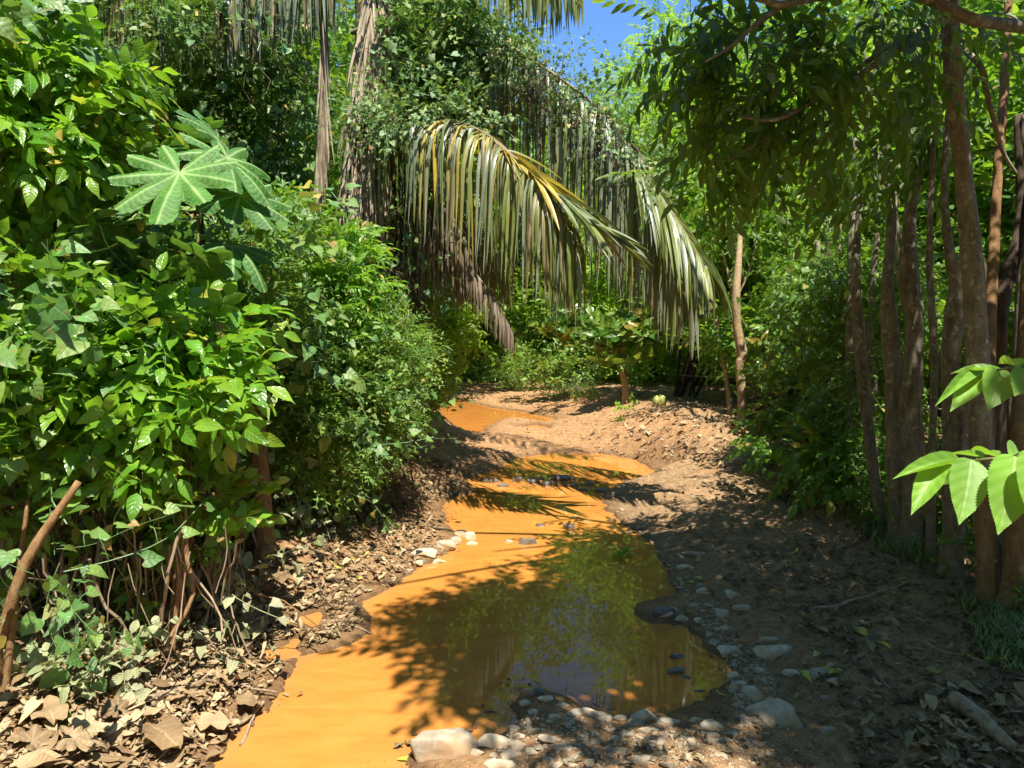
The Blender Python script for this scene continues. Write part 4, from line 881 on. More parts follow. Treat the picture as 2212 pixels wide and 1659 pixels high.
knob = []
def knobs(par, pts, rad, n, seed):
    r = np.random.default_rng(seed)
    for i in range(n):
        t = r.random(); c = pts[0]*(1-t)+pts[1]*t; a = r.uniform(math.pi, 2*math.pi); d = np.array([math.cos(a), math.sin(a), 0]); R_ = rad*(1-.15*t)
        q = c+d*R_*.92; mb = MB(); k_ = r.uniform(.6, 1.3); tube(mb, [q, q+d*.010*k_, q+d*.018*k_], [.012*k_, .009*k_, .003], 6); part('thorn_knob', mb, 'barkred', par)
for (u, v, top, r, lab, sd_) in [(2140,1300,(2128,1010),22,'knobbly orange trunk in front of the lichen spotted leaning tree',1),(2196,1310,(2205,1020),26,'stout knobbly orange trunk at the right edge below the serrated leaves',2)]:
    b = base(u, v)-np.array([0, .06, 0]); d_ = dep(b)
    tt, _ = gpost('knobbly_trunk', lab, u, v, [(top[0], top[1]+100, 0), (top[0], top[1], .05), (top[0]+15, top[1]-420, .5), (top[0]+50, top[1]-1000, .9), (top[0]+60, top[1]-1500, .9)], [r*1.1, r, r*.9, r*.55, r*.4, r*.3], 'barkred', seed=30+sd_, group='knobbly orange trunks at the right edge')
    B0 = base(u, v); knobs(tt, [B0+[0, 0, .05], in_px(top[0], top[1], d_)], r*d_/FPX*1.03, 30, sd_)
G = 'trunks of the living fence on the right'
gpost('fence_tree', 'mottled trunk swollen at an old cut, just left of the lichen spotted leaning tree', 2055, 1246, [(2058,1100,0),(2062,900,0),(2052,780,0),(2062,690,0),(2070,620,0),(2052,540,0),(2040,380,.1),(2050,200,.2)], [23,20,21,19,24,19,9,7,5], 'bark', group=G, seed=41, rough=.25)
gpost('fence_tree', 'dark forked trunk close behind the lichen spotted leaning tree', 2155, 1215, [(2150,1000,0),(2145,800,0),(2150,690,0),(2172,610,0),(2205,480,.1),(2200,250,.2)], [26,22,22,24,15,11,8], 'barkdark', group=G, seed=42, rough=.2,
      branches=[([(2150,700,5.0),(2125,630,5.0),(2110,560,5.0)], [.07,.06,.05])])
gpost('fence_tree', 'straight dark brown trunk with a thin pale limb curving up from its shoulder', 1968, 1180, [(1972,1000,0),(1968,850,0),(1975,700,0),(1962,600,0),(1965,480,0),(1985,300,.1),(1975,100,.2)], [24,20,21,19,20,14,10,8], 'bark', group=G, seed=43, rough=.22,
      branches=[([(1960,600,5.3),(1945,590,5.3),(1920,432,5.3),(1898,346,5.3),(1870,288,5.3),(1877,209,5.3),(1860,60,5.4)], [.022,.022,.018,.016,.013,.012,.008]), ([(1955,560,5.3),(1935,430,5.4),(2000,330,5.5),(2040,200,5.6)], [.02,.015,.012,.008])])
gpost('fence_tree', 'narrow trunk with white flaking patches beside the straight dark brown trunk', 1938, 1165, [(1932,1000,0),(1925,800,0),(1922,700,0),(1918,600,0),(1925,450,.1),(1915,250,.2)], [17,15,16,15,11,8,6], 'barkpatch', group=G, seed=44, rough=.3)
gpost('fence_tree', 'slender trunk leaning left, third in from the white flaking one', 1905, 1140, [(1885,1000,0),(1868,850,0),(1855,700,0),(1850,560,0),(1860,400,.1)], [13,12,12,11,9,7], 'bark', group=G, seed=45)
gpost('fence_tree', 'thin trunk wrapped in hanging vine leaves in the middle of the living fence', 1850, 1090, [(1842,900,0),(1838,700,0),(1842,500,0),(1850,300,.1)], [12,11,10,9,7], 'bark', group=G, seed=46)
gpost('fence_tree', 'dim trunk with a rough bulging middle left of the vine wrapped trunk', 1800, 1045, [(1795,900,0),(1790,780,0),(1795,690,0),(1790,500,.1)], [15,13,14,11,6], 'barkdark', group=G, seed=47, rough=.3)
gpost('fence_tree', 'dim trunk farthest back in the living fence beside the broad leaved seedlings', 1752, 1000, [(1748,850,0),(1750,700,0),(1745,560,0)], [13,12,11,9], 'barkdark', group=G, seed=48)
gpost('fence_tree', 'dark trunk cut by the right edge behind the upper serrated leaves', 2212, 1180, [(2206,1000,0),(2200,900,0),(2205,780,0),(2215,500,.1)], [28,26,24,20,12], 'bark', group=G, seed=49, rough=.2)
t11, d11 = gpost('young_tree', 'young tree with smooth tan trunk standing alone on the sunny bank', 1605, 924, [(1603,860,0),(1598,790,0),(1604,770,0),(1592,700,0),(1590,640,0),(1596,560,.1),(1600,470,.3)], [11,9,9,11,9,9,7,4], 'barktan', seed=51, rough=.12,
      branches=[([(1590,650,9.2),(1575,600,9.2),(1560,540,9.3)], [.03,.02,.01]), ([(1592,640,9.2),(1620,580,9.3),(1640,500,9.5)], [.025,.015,.008])])
mb = MB(); clothe(mb, T['pincan'], [(1600,420,9.4,110,90,.7),(1560,520,9.3,60,50,.4),(1650,500,9.5,70,60,.5)], 120, (.8, 1.2), hang=.5); part('crown', mb, 'mid', t11)
gpost('cocoa_tree', 'short leaning cocoa trunk behind the strand of barbed wire', 1490, 856, [(1492,800,0),(1503,740,0),(1512,690,0)], [10,9,10,8], 'barktan', seed=52, crown=[(T['whorl'], [(1520,640,12.5,80,50,.6),(1560,690,12.5,50,50,.5)], 60, 'cacao', dict(scale=(.9, 1.4), hang=.8))])
gpost('cocoa_tree', 'small cocoa tree with sunlit drooping leaves on the bank below the frond curtain', 1352, 872, [(1350,830,0),(1338,785,0),(1330,740,0)], [8,7.5,7,5], 'barktan', seed=53, crown=[(T['whorl'], [(1350,735,12.2,70,45,.6),(1390,690,12.2,60,50,.5),(1300,740,12.2,45,40,.4)], 95, 'cacao', dict(scale=(.8, 1.2), hang=.8, up=.9))])
gpost('cocoa_tree', 'cluster of thin brown cocoa stems left of the small cocoa tree', 1228, 835, [(1228,780,0),(1230,700,0),(1236,640,0)], [6,5,5,4], 'bark', seed=54, crown=[(T['whorl'], [(1260,720,15,60,50,.8),(1215,690,15,50,50,.7)], 70, 'cacao', dict(scale=(.9, 1.4), hang=.7))])
gpost('cocoa_tree', 'thin pale leaning stem just left of the young tree on the bank', 1578, 900, [(1570,820,.1),(1555,740,.2),(1548,690,.2)], [6,5,5,4], 'barktan', seed=55, crown=[(T['whorl'], [(1545,690,10.6,40,50,.3)], 12, 'cacao', dict(scale=(.9, 1.3), hang=1.0))])

for (u, v, pts, r, lab, sd_) in [(1885,1105,[(1892,900,0),(1880,700,0),(1895,500,.1),(1900,300,.2)],8,'spindly pale trunk between the leaning slender trunk and the white flaking one',61),(2010,1215,[(2012,1000,0),(2018,800,0),(2008,560,.1),(2015,300,.2)],9,'spindly trunk between the straight dark brown one and the swollen mottled one',62),(1822,1062,[(1815,860,0),(1822,700,0),(1812,480,.1)],8,'spindly dim trunk just left of the vine wrapped one',63),(1775,1020,[(1770,860,0),(1778,700,0),(1765,520,.1)],7,'thinnest dim trunk near the far end of the living fence',64)]:
    gpost('fence_tree', lab, u, v, pts, [r*1.1]+[r*(1-.13*i) for i in range(len(pts))], 'bark', group=G, seed=sd_)
# plants on the right
def rb(name, lab, bp, bl, fol, **k): bush(name, lab, 'plant', base(*bp), bl, fol, **k)
rb('broad_leaf_seedling', 'tall seedling with big ribbed leaves right of the young tree', (1640,940), [(1650,735,8.6,45,45,.25),(1690,800,8.2,50,40,.25),(1660,690,8.6,40,30,.2)], [('foliage', T['whorl'], 34, 'cacao', dict(scale=(.7, 1.05), hang=.6))], stems=5, st_r=.012)
rb('leafy_seedling', 'low seedling with sunlit green leaves at the left end of the living fence', (1710,1000), [(1700,870,6.9,55,35,.25),(1715,920,6.7,60,30,.2)], [('foliage', T['twigbig'], 70, 'cacao', dict(scale=(.8, 1.2)))], stems=6, st_r=.008)
rb('compound_leaf_seedling', 'dim seedling with layered compound leaves in front of the fence trunks', (1745,1075), [(1740,960,5.9,95,30,.3),(1800,1000,5.7,80,40,.3)], [('foliage', T['pin'], 70, 'mid', dict(scale=(.8, 1.1), up=1.3))], stems=6, st_r=.008)
rb('climbing_vine', 'curtain of small vine leaves hanging down the middle of the living fence', (1850,1090), [(1810,680,6.0,50,150,.3),(1860,850,5.6,50,150,.25),(1900,640,5.6,40,130,.25),(1830,1000,5.5,60,70,.25),(1760,640,6.4,60,110,.3)], [('foliage', T['strandsm'], 330, 'mid', dict(scale=(.8, 1.2), hang=1.0)), ('tendrils', T['twigfine'], 900, 'fine', dict(scale=(.8, 1.2), hang=1.0))], stems=6, mat_st='vinestem', st_r=.006)
rb('weedy_plant', 'weedy plant of small leaves growing between the fence trunks', (2010,1200), [(2010,1090,4.9,35,70,.15),(1960,1130,5.0,60,40,.2),(2090,1200,4.6,50,40,.15)], [('foliage', T['twigbig'], 75, 'mid', dict(scale=(.6, 1.0)))], stems=5, st_r=.005)
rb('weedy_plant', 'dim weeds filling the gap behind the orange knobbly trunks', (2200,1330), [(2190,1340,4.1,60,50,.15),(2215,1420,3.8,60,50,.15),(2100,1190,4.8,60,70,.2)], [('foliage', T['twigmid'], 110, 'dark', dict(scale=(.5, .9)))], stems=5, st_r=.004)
rb('sunlit_plant', 'bright sunlit leaves at the right edge above the dark forked trunk', (2190,1180), [(2180,590,5.6,60,35,.25),(2200,450,5.8,60,60,.3),(2200,700,5.8,50,40,.25)], [('foliage', T['twigbig'], 60, 'glossy', dict(scale=(.8, 1.2)))], stems=4, st_r=.008)
rb('roadside_plant', 'sunlit weeds on the far bank where the track bends', (1150,830), [(1160,790,16,60,25,.8),(1110,800,19,40,22,.8),(1230,800,14,40,28,.5)], [('foliage', T['twigmid'], 260, 'fine', dict(scale=(.8, 1.2)))], stems=4, st_r=.006)
rb('sprout', 'yellow green sprout beneath the small cocoa tree', (1357,905), [(1357,888,10.8,22,14,.15)], [('foliage', T['oval'], 9, 'lime', dict(scale=(.7, 1.0)))], stems=3, st_r=.004)

# barbed wire
def wire(label, pts, rad=.0035):
    p = crspline(px(pts), 60); t = thing('barbed_wire', label, 'barbed wire', p[0], 'strands of barbed wire'); mb = MB(); tube(mb, p, rad, 5, cap=False); part('strand', mb, 'wire', t)
    mb = MB(); k = crspline(px(pts), 26)
    for c in k:
        a = unit(rng.normal(size=3)); b_ = unit(rng.normal(size=3)); tube(mb, [c-a*.02, c, c+a*.02], rad*.8, 4); tube(mb, [c-b_*.02, c, c+b_*.02], rad*.8, 4)
    part('barbs', mb, 'wire', t)
wire('slack strand of barbed wire between the cocoa trunks and the young tree', [(1410,804,12.4),(1490,812,12.4),(1600,816,9.3),(1700,835,7.6),(1800,850,6.6)], .005)
wire('taut strand of barbed wire behind the leaning tree, upper one', [(2000,690,5.2),(2060,684,4.9),(2150,676,4.9),(2260,665,4.6)])
wire('lower strand of barbed wire crossing the fence trunks', [(1850,870,6.0),(1968,880,5.4),(2058,884,4.9),(2260,890,4.5)])
wire('thin strand of barbed wire in the shade left of the orange trunk', [(380,1215,4.2),(470,1180,4.6),(570,1110,dep(base(575,1195))-.06)], .0022)

# fallen coconut on the bank
c = base(1424, 876); mb = MB()
for sx in (-.045, .045):
    th = np.linspace(-math.pi/2, math.pi/2, 13); ph = np.linspace(0, 2*math.pi, 19); V = []
    for a in th:
        for b_ in ph[:-1]:
            r = .085*(1+.06*math.cos(3*b_)); V.append((c[0]+sx+.8*r*math.cos(a)*math.cos(b_), c[1]+r*math.cos(a)*math.sin(b_), c[2]+.07+r*math.sin(a)*1.1))
    Q = [(i*18+j, i*18+(j+1) % 18, (i+1)*18+(j+1) % 18, (i+1)*18+j) for i in range(12) for j in range(18)]; mb.add(V, Q)
t = thing('split_coconut', 'yellow green split coconut husk lying on the leaf covered bank', 'coconut', c); part('husk', mb, 'coconut', t)
mb = MB(); tube(mb, [c+[0, 0, .155], c+[.005, 0, .175], c+[.015, 0, .185]], [.02, .014, .01], 7); part('stalk_cap', mb, 'stick', t)

# serrated leaves close to the camera
def serr(seed=0):
    n = 52; out = []
    for i in range(n+1):
        t = i/n; w = .31*math.sin(math.pi*min(1, (t**.62)))**.8 if 0 < t < 1 else .004
        w *= 1-.35*sstep(.72, 1, t); w *= 1+.08*((i % 2)-.5)
        out.append((max(w, .003), t+(-.025*math.sin(math.pi*t)) if t < .2 else t, t))
    return out
SO = serr()
def handbranch(label, twigpts, rad, leaves, bpos):
    t = thing('leafy_branch', label, 'branch', bpos); mb = MB(); tube(mb, px(twigpts), rad, 8, sub=5, rough=.05); part('twig', mb, 'twig', t)
    for (b0, tip, d0_, d1_, wpx, nrm, fold) in leaves:
        A = in_px(b0[0], b0[1], d0_); B_ = in_px(tip[0], tip[1], d1_); L_ = np.linalg.norm(B_-A)
        v, q, uv = leaf(SO, fold, .10, .0, int(b0[0]), cols=2); v = v.copy(); v[:, 0] *= (wpx*(d0_)/FPX)/(.60*L_); v[:, 2] += .0022*np.sin(v[:, 1]*38-abs(v[:, 0])*18)
        Bm = basis((B_-A)[None], np.array(nrm, float)[None])[0]; P_ = (v*L_)@Bm.T+A; mb = MB(); mb.add(P_, q, uv, np.full((len(P_), 3), rng.uniform(.2, .8))); part('leaf', mb, 'serrate', t)
F_ = (0, -.75, .66)
handbranch('near branch of bright serrated leaves reaching in from the right edge, lower one', [(2330,960,1.15),(2200,984,1.2),(2120,993,1.22),(2050,1003,1.26),(1990,1014,1.3)], [.0035,.003,.0025,.002,.001],
  [((2075,999),(1931,1021),1.25,1.22,34,(.1,-.35,.93),.5), ((2035,1000),(1969,1104),1.25,1.2,52,(-.5,-.7,.5),.35), ((2068,1000),(2018,1052),1.28,1.3,40,(.3,-.6,.7),.5),
   ((2097,992),(2080,1128),1.22,1.16,76,F_,.15), ((2192,985),(2166,1150),1.18,1.12,92,F_,.15), ((2125,990),(2050,972),1.25,1.32,26,(0,-.4,.9),.4), ((2150,986),(2096,968),1.22,1.34,34,(.1,-.4,.9),.3),
   ((2110,992),(2128,1040),1.25,1.3,34,(.3,-.6,.7),.2), ((2180,986),(2215,962),1.2,1.35,40,(0,-.5,.9),.3), ((2240,975),(2230,1110),1.15,1.1,80,F_,.2), ((2000,1012),(1975,1045),1.29,1.25,18,(.2,-.7,.6),.4)], in_px(2330, 960, 1.15))
handbranch('near branch of shaded green serrated leaves above the brighter one at the right edge', [(2330,790,1.5),(2212,793,1.5),(2150,800,1.55),(2120,809,1.6)], [.004,.0035,.0025,.0015],
  [((2122,808),(2025,862),1.6,1.5,30,(.1,-.4,.9),.5), ((2124,806),(2058,878),1.58,1.5,50,(-.3,-.75,.6),.25), ((2165,797),(2141,880),1.55,1.48,66,F_,.2), ((2150,798),(2052,800),1.56,1.6,26,(0,-.3,.95),.4), ((2222,800),(2196,850),1.5,1.45,56,F_,.2), ((2200,795),(2160,770),1.52,1.7,30,(0,-.4,.9),.3)], in_px(2330, 790, 1.5))

# ================================================================== understory and forest behind
under = [('shaded thicket of small leaves behind the living fence', (2.9,8.2), [(1930,400,7.2,120,140,.7),(2050,380,6.6,150,170,.8),(2180,350,6.2,150,200,.8)], 'twigmid', 'mid', 380),
         ('light green thicket between the frond tip and the leaning branches', (3.4,13.5), [(1560,330,12,150,130,1.2),(1650,480,11.5,150,120,1.2),(1520,560,13,120,90,1.),(1750,300,11,150,120,1.)], 'twigmid', 'lime', 1500),
         ('shaded thicket beyond the right edge', (5.0,6.0), [(2450,600,5.5,260,380,.8)], 'twigmid', 'mid', 700),
         ('low dark thicket on the slope behind the fence trunks', (5.8,10), [(1800,730,10,260,70,1.0),(2050,740,9,260,90,.9),(2300,760,8,150,120,.8)], 'twigmid', 'mid', 900)]
for lab, xy, bl, tp, mt, n in under:
    bush('thicket', lab, 'bush', (xy[0], xy[1], gz(*xy)[0]), bl, [('sunlit_tint_foliage', T['twigmid'], n//2, 'lime', dict(scale=(.8, 1.3), hang=.3, shell=.9, gap=.6)), ('foliage', T[tp], n, mt, dict(scale=(.9, 1.5), hang=.3, shell=.5, gap=.75))], 12, 'barkdark', st_r=.03)  # lighter leaf colour mixed in stands in for sunlit patches
def protot(name, label, seed, H, R, n, tps, mat, clumps=9, low=.25):
    """a forest tree in local metres"""
    r = np.random.default_rng(seed); t = thing(name, label, 'tree', (0, 0, 0)); mb = MB()
    tube(mb, [(0, 0, -.4), (.1, 0, H*.3), (-.1, .1, H*.6), (0, 0, H*.85)], [H*.028, H*.022, H*.014, .03], 9, rough=.2, sub=3)
    C = []
    for i in range(clumps):
        a = i*2.4+r.uniform(-.4, .4); h = H*(low+(1-low)*(i+.5)/clumps); rr = R*(.75 if i < clumps-1 else .1)*r.uniform(.5, 1)*(1-.4*max(0, h/H-.6)/.4); c = np.array([math.cos(a)*rr, math.sin(a)*rr, h]); C.append(c)
        tube(mb, [(0, 0, h*.65), (c[0]*.5, c[1]*.5, h*.85), tuple(c)], [.05, .035, .015], 5, sub=2)
    part('trunk', mb, 'barkdark', t); C = np.array(C); mb = MB()
    k = r.integers(0, clumps, n); d = unit(r.normal(size=(n, 3))); rad = (r.random(n)**.5)[:, None]; S = np.array([R*.5, R*.5, R*.38])
    p = C[k]+d*rad*S*(1+.35*vnoise(C[k]+d*2.2, 3))[:, None]
    ax = d+r.normal(0, .5, (n, 3))-[0, 0, .2]; nm = d*.4+np.array([0, 0, .9])+r.normal(0, .35, (n, 3)); scatter(mb, tps, p, ax, nm, r.uniform(.8, 1.25, n)); part('crown', mb, mat, t); return t
def clone(o, loc, rz, s, label, group):
    c = o.copy(); sc.collection.objects.link(c); c.location = loc; c.rotation_euler = (0, 0, rz); c.scale = (s, s, s); c['label'] = label; c['group'] = group
    for ch in o.children:
        k = ch.copy(); sc.collection.objects.link(k); k.parent = c
    return c
PT = [protot('forest_tree', '', 1, 7.5, 2.6, 1500, T['twigfar'], 'mid'), protot('forest_tree', '', 2, 6.0, 2.4, 1300, T['twigfar'], 'mid', low=.12), protot('airy_tree', '', 3, 10.5, 3.2, 1500, T['twiglime'], 'lime', low=.35), protot('forest_tree', '', 4, 5.0, 2.4, 1500, T['twigfar'], 'lime', low=.08)]
PT.append(protot('forest_tree', '', 5, 7.6, 3.2, 1900, T['twigfar'], 'mid', clumps=11, low=.58))  # high crown shape, added to keep sun off the far track
used = [False]*5
FR = [ # x, y, proto, scale, label
 (3.9,25,2,.92,'airy yellow green tree standing against the blue sky beyond the long frond'), (5.2,21,2,.95,'airy yellow green tree right of the patch of blue sky'), (6.6,27,2,1.1,'airy yellow green tree behind the dark overhanging leaves'), (2.4,40,3,1.0,'light green tree low behind the frond ridge where the sky begins'),
 (-2.0,24,3,1.0,'bushy light green tree framing the left side of the tunnel'), (1.9,22,3,1.0,'bushy light green tree behind the hanging frond leaflets'), (3.6,17.5,3,.9,'bushy light green tree above the cocoa trees'),
 (-2.0,18.2,4,1.0,'added tree whose high crown shades the track just before the far bend'), (-1.6,22.8,4,1.1,'second added high crowned tree shading the far bend'), (-2.9,27.0,0,1.0,'dark tree on the left shading the far bend of the track'), (1.2,26,0,1.0,'dark tree on the right shading the far bend of the track'), (-1.3,28.5,0,1.0,'dark tree standing in the middle beyond the bend'), (-.6,37,1,1.0,'dark tree closing the end of the track'), (-3.2,35,1,1.1,'dark tree on the outer side of the far bend'), (1.8,33,1,1.1,'dark tree on the right of the far bend'), (-5.0,29,0,1.1,'dark tree left of the tunnel behind the yellow green bush')]  # trees around the bend added to darken the end of the track
G1 = 'forest trees beyond the left thickets'; G2 = 'forest trees beyond the living fence'; L1 = 'dark forest tree lost among others beyond the left thickets'; L2 = 'forest tree lost among others on the slope beyond the living fence'
for (x, y, s, k) in [(-4.6,11,1,1),(-6.5,9.5,1.05,0),(-4.2,15,1.1,0),(-7.5,14,1.2,0),(-9,9,1.2,0),(-5.5,20,1.2,0),(-10,18,1.3,0),(-7,26,1.3,0),(-13,25,1.4,0),(-6.5,5,1.1,1)]: FR.append((x, y, k, s, L1))
for (x, y, s, k) in [(-5,-3.5,1.1,0),(-8,1,1.2,0),(-1,-8,1.3,0),(4.5,-5,1.2,0),(8.5,0,1.1,0),(-4.5,-9,1.3,0),(8,-7,1.3,0),]: FR.append((x, y, k, s, 'forest tree beside the track behind the photographer'))
for (x, y, s, k) in [(7.5,12,1.1,3),(5.8,16,1.1,3),(9,9,1.2,0),(9.5,15,1.1,2),(8,20,1.2,0),(12,19,1.3,0),(11,26,1.4,0),(7,32,1.3,0),(3.5,39,1.3,0),(-9,38,1.5,0),(15,30,1.5,0)]: FR.append((x, y, k, s, L2))
for i, (x, y, k, s, lab) in enumerate(FR):
    z = gz(x, y)[0]; g = G1 if lab == L1 else G2 if lab == L2 else 'sunlit and shaded trees at the end of the track'
    if not used[k]: used[k] = True; o = PT[k]; o.location = (x, y, z); o.rotation_euler = (0, 0, i*1.3); o.scale = (s, s, s); o['label'] = lab; o['group'] = g
    else: clone(PT[k], (x, y, z), i*1.3, s, lab, g)

# ================================================================== stones
def cubesphere(n):
    V = {}; vs = []; Q = []
    def g(p):
        k = tuple(np.round(p, 5))
        if k not in V: V[k] = len(vs); vs.append(p)
        return V[k]
    for ax in range(3):
        for sg in (-1, 1):
            def P(i, j):
                a = -1+2*i/n; b_ = -1+2*j/n; p = [0, 0, 0]; p[ax] = sg; p[(ax+1) % 3] = a*sg; p[(ax+2) % 3] = b_; return np.array(p, float)
            for i in range(n):
                for j in range(n): Q.append((g(P(i, j)), g(P(i+1, j)), g(P(i+1, j+1)), g(P(i, j+1))))
    v = np.array(vs); v = np.tan(v*math.pi/4*.98); return unit(v), np.array(Q)
CS = cubesphere(14); CSs = cubesphere(6)
def rockv(seed, dims, hi=True, flat_top=.75, holes=()):
    r = np.random.default_rng(seed); v, q = CS if hi else CSs; v = v.copy()
    for k in range(9 if hi else 6):
        n = unit(r.normal(size=3)*[1, 1, .8]); d = r.uniform(.50, .82) if hi else r.uniform(.36, .72); e = np.maximum(0, v@n-d); v -= e[:, None]*n*.92
    e = np.maximum(0, v[:, 2]-flat_top); v[:, 2] -= e*.7
    v += unit(v)*((.05 if hi else .02)*fbm(v*2.3+seed, 3, seed))[:, None]
    for (hx, hy, hr) in holes: v[:, 2] -= .30*np.exp(-((v[:, 0]-hx)**2+(v[:, 1]-hy)**2)/hr**2)*(v[:, 2] > 0)
    return v*np.array(dims), q
def mkrock(u, v, w, h, label, seed, wet=False, group=None, name='stone', z=None, rot=0, holes=()):
    c = GP(u, v)[0]; d = dep(c); wm = w*d/FPX; hm = h*d/FPX; el = math.atan2(CAMZ, c[1]); Z = .36*wm if wet else min(.34*wm, .7*hm); Y = min(max((hm-Z*.7*math.cos(el))/math.sin(el), .35*wm), 1.6*wm)
    vv, q = rockv(seed, (wm/2*1.12, Y/2*1.1, Z*.9), True, holes=holes); a = rot; R = np.array([[math.cos(a), -math.sin(a), 0], [math.sin(a), math.cos(a), 0], [0, 0, 1]]); vv = vv@R.T
    cz = max(c[2], -.008)+Z*.10; mb = MB(); mb.add(vv, q); me = mb.mesh(name, 'stonewet' if wet else 'stone'); o = link(bpy.data.objects.new(name, me)); o.location = (c[0], c[1], cz)
    tag(o, label, 'stone', group); return o
GB = 'stones along the near shore of the puddle'; GR = 'stones on the right shore of the puddle'; GL = 'stones on the left shore of the puddle'; GW = 'wet stones poking out of the puddle'
mkrock(949,1618,150,78,'large smooth flat topped pale stone at the bottom, half in the orange water',101,group=GB)
mkrock(1680,1552,128,82,'large pale boulder with a round pit near the bottom right',102,group=GR,rot=-.35,holes=((.3,.15,.16),))
mkrock(1670,1413,92,34,'long low grey stone half buried in the mud above the big pitted boulder',103,group=GR,rot=.1)
mkrock(1626,1497,40,40,'upright pointed grey stone touching the big pitted boulder',104,group=GR)
mkrock(1596,1483,44,24,'rounded grey stone left of the upright pointed one',105,group=GR)
mkrock(1542,1572,55,27,'oblong weathered stone with brown grooves between the puddle and the big boulder',106,group=GR)
mkrock(1771,1459,50,25,'broad flat pale stone, the left of two lying in open mud',107,group=GR)
mkrock(1801,1474,30,20,'smaller pale stone touching the broad flat one in open mud',108,group=GR)
mkrock(1392,1550,60,32,'rounded grey stone at the near shore where shade begins',109,group=GB)
mkrock(1442,1564,54,28,'greenish rounded stone right of the rounded grey one at the near shore',110,group=GB)
mkrock(1387,1645,42,34,'small boulder at the bottom edge below the greenish stone',111,group=GB)
mkrock(1068,1608,70,34,'angular pale slab right of the large flat topped stone',112,group=GB)
mkrock(1075,1655,78,28,'angular pale slab cut by the bottom edge',113,group=GB)
mkrock(910,1198,80,20,'long flat pale stone on the left shore',114,group=GL)
mkrock(960,1182,44,24,'tallest pale stone in the left shore cluster',115,group=GL)
mkrock(946,1217,38,16,'pale stone standing alone in the water off the left shore',116,group=GL)
mkrock(1018,1168,33,24,'right hand stone at the tip of the left shore cluster',117,group=GL)
mkrock(991,1154,32,26,'upper stone of the left shore cluster',118,group=GL)
mkrock(1059,1552,32,9,'grey stone barely breaking the orange water above the large flat topped stone',119,True,group=GW)
mkrock(1432,1328,56,20,'dark muddy hump of rock at the right rim of the puddle',120,True,group=GW)
mkrock(1138,1188,55,17,'dark wet stones in the middle of the narrow water, nearer one',121,True,group=GW)
mkrock(1226,1151,30,12,'dark wet stone in the narrow water, right of the nearer one',122,True,group=GW)
mkrock(1156,1500,44,17,'dark wet slab on the near shore at the edge of the shade',123,True,group=GW)
mkrock(1457,1470,48,23,'dark wet stone at the right end of the puddle, nearer of a pair',124,True,group=GW)
mkrock(1459,1438,40,15,'dark wet stone at the right end of the puddle, farther of a pair',125,True,group=GW)
mkrock(1210,1047,60,14,'dark stone in the middle of the dam between the two waters',126,True,group=GW)
rest = [(1135,1520,26,14),(1180,1512,34,15),(1215,1525,30,13),(1150,1540,24,12),(1240,1545,34,14),(1290,1545,36,16),(1340,1552,30,14),(1200,1550,26,12),(1440,1330,30,14),(1472,1338,26,13),(1450,1318,24,10),(904,1219,18,14),(983,1170,26,22),(1019,1184,22,11),(1262,1537,58,14),(1032,1629,36,18),(1158,1580,36,14),(1108,1577,22,18),(1120,1591,25,14),(1095,1631,25,16),(1144,1627,32,18),(1187,1561,18,11),(1313,1553,22,18),(1358,1591,29,16),(1331,1597,20,14),(1704,1458,43,16),(1544,1602,32,16),(1511,1557,40,13),(1580,1287,32,22),(1560,1328,31,29),(1605,1314,40,13),(1657,1386,43,18),(1574,1409,47,22),(1483,1226,36,11),(1499,1198,47,10),(1517,1278,29,13),(1511,1343,20,18),(1852,1521,23,13),(1787,1582,40,18),(1783,1507,22,9),(1862,1348,25,14),(1585,1462,36,18),(1485,1480,26,12),(1510,1500,24,11),(1170,1148,22,9),(1260,1068,26,8),(1150,1052,30,9),(1300,1062,30,10),(1118,1048,32,10),(1165,1044,26,9),(1188,1058,36,11),(1236,1060,28,9),(1275,1056,30,9),(1085,1060,26,9),(1060,1050,30,10),(1330,1072,30,10),(1100,1183,22,9)]
for i, (u, v, w, h) in enumerate(rest):
    g = GL if u < 1025 and v < 1300 else (GW if v < 1160 else (GB if u < 1420 else GR)); wet = g == GW or (1480 <= u <= 1515 and 1475 < v < 1510)
    mkrock(u, v, w*1.05, h*1.1, {GL: 'small pale stone in the left shore cluster', GW: 'small dark stone just breaking the water of the narrows', GB: 'hand sized pale stone among the pebbles of the near shore', GR: 'hand sized grey stone among the shaded pebbles of the right shore'}[g], 200+i, wet, g)
RK = []
for s in range(12):
    v, q = rockv(300+s, (1, rng.uniform(.55, .9), rng.uniform(.35, .55)), False); mb = MB(); mb.add(v, q); RK.append((mb.mesh('stone', 'stone', False), v, q))
def pxpoly_sample(pl, n, sdmin=None):
    pl = np.array(pl, float); lo = pl.min(0); hi = pl.max(0); out = []; k = 0
    while k < n:
        P = rng.uniform(lo, hi, (n*2, 2)); P = P[sdist(P, pl) < 0]; g = GP(P[:, 0], P[:, 1])
        if sdmin is not None: g = g[sd_all(g[:, :2]) > sdmin]
        out.append(g); k += len(g)
    return np.concatenate(out)[:n]
regs = [([(1110,1540),(1250,1540),(1400,1560),(1600,1580),(1700,1659),(1040,1659),(1090,1590)], 110, (.012, .042), 'pebble sized pale stone set in the mud of the near shore', GB),
        ([(1320,1090),(1400,1120),(1480,1200),(1560,1330),(1660,1440),(1700,1560),(1600,1570),(1560,1420),(1470,1280),(1380,1170)], 150, (.010, .036), 'pebble sized grey stone in the shaded mud of the right shore', GR),
        ([(860,1220),(930,1175),(1010,1140),(1030,1190),(940,1240),(880,1262)], 16, (.012, .03), 'small pale stone in the left shore cluster', GL)]
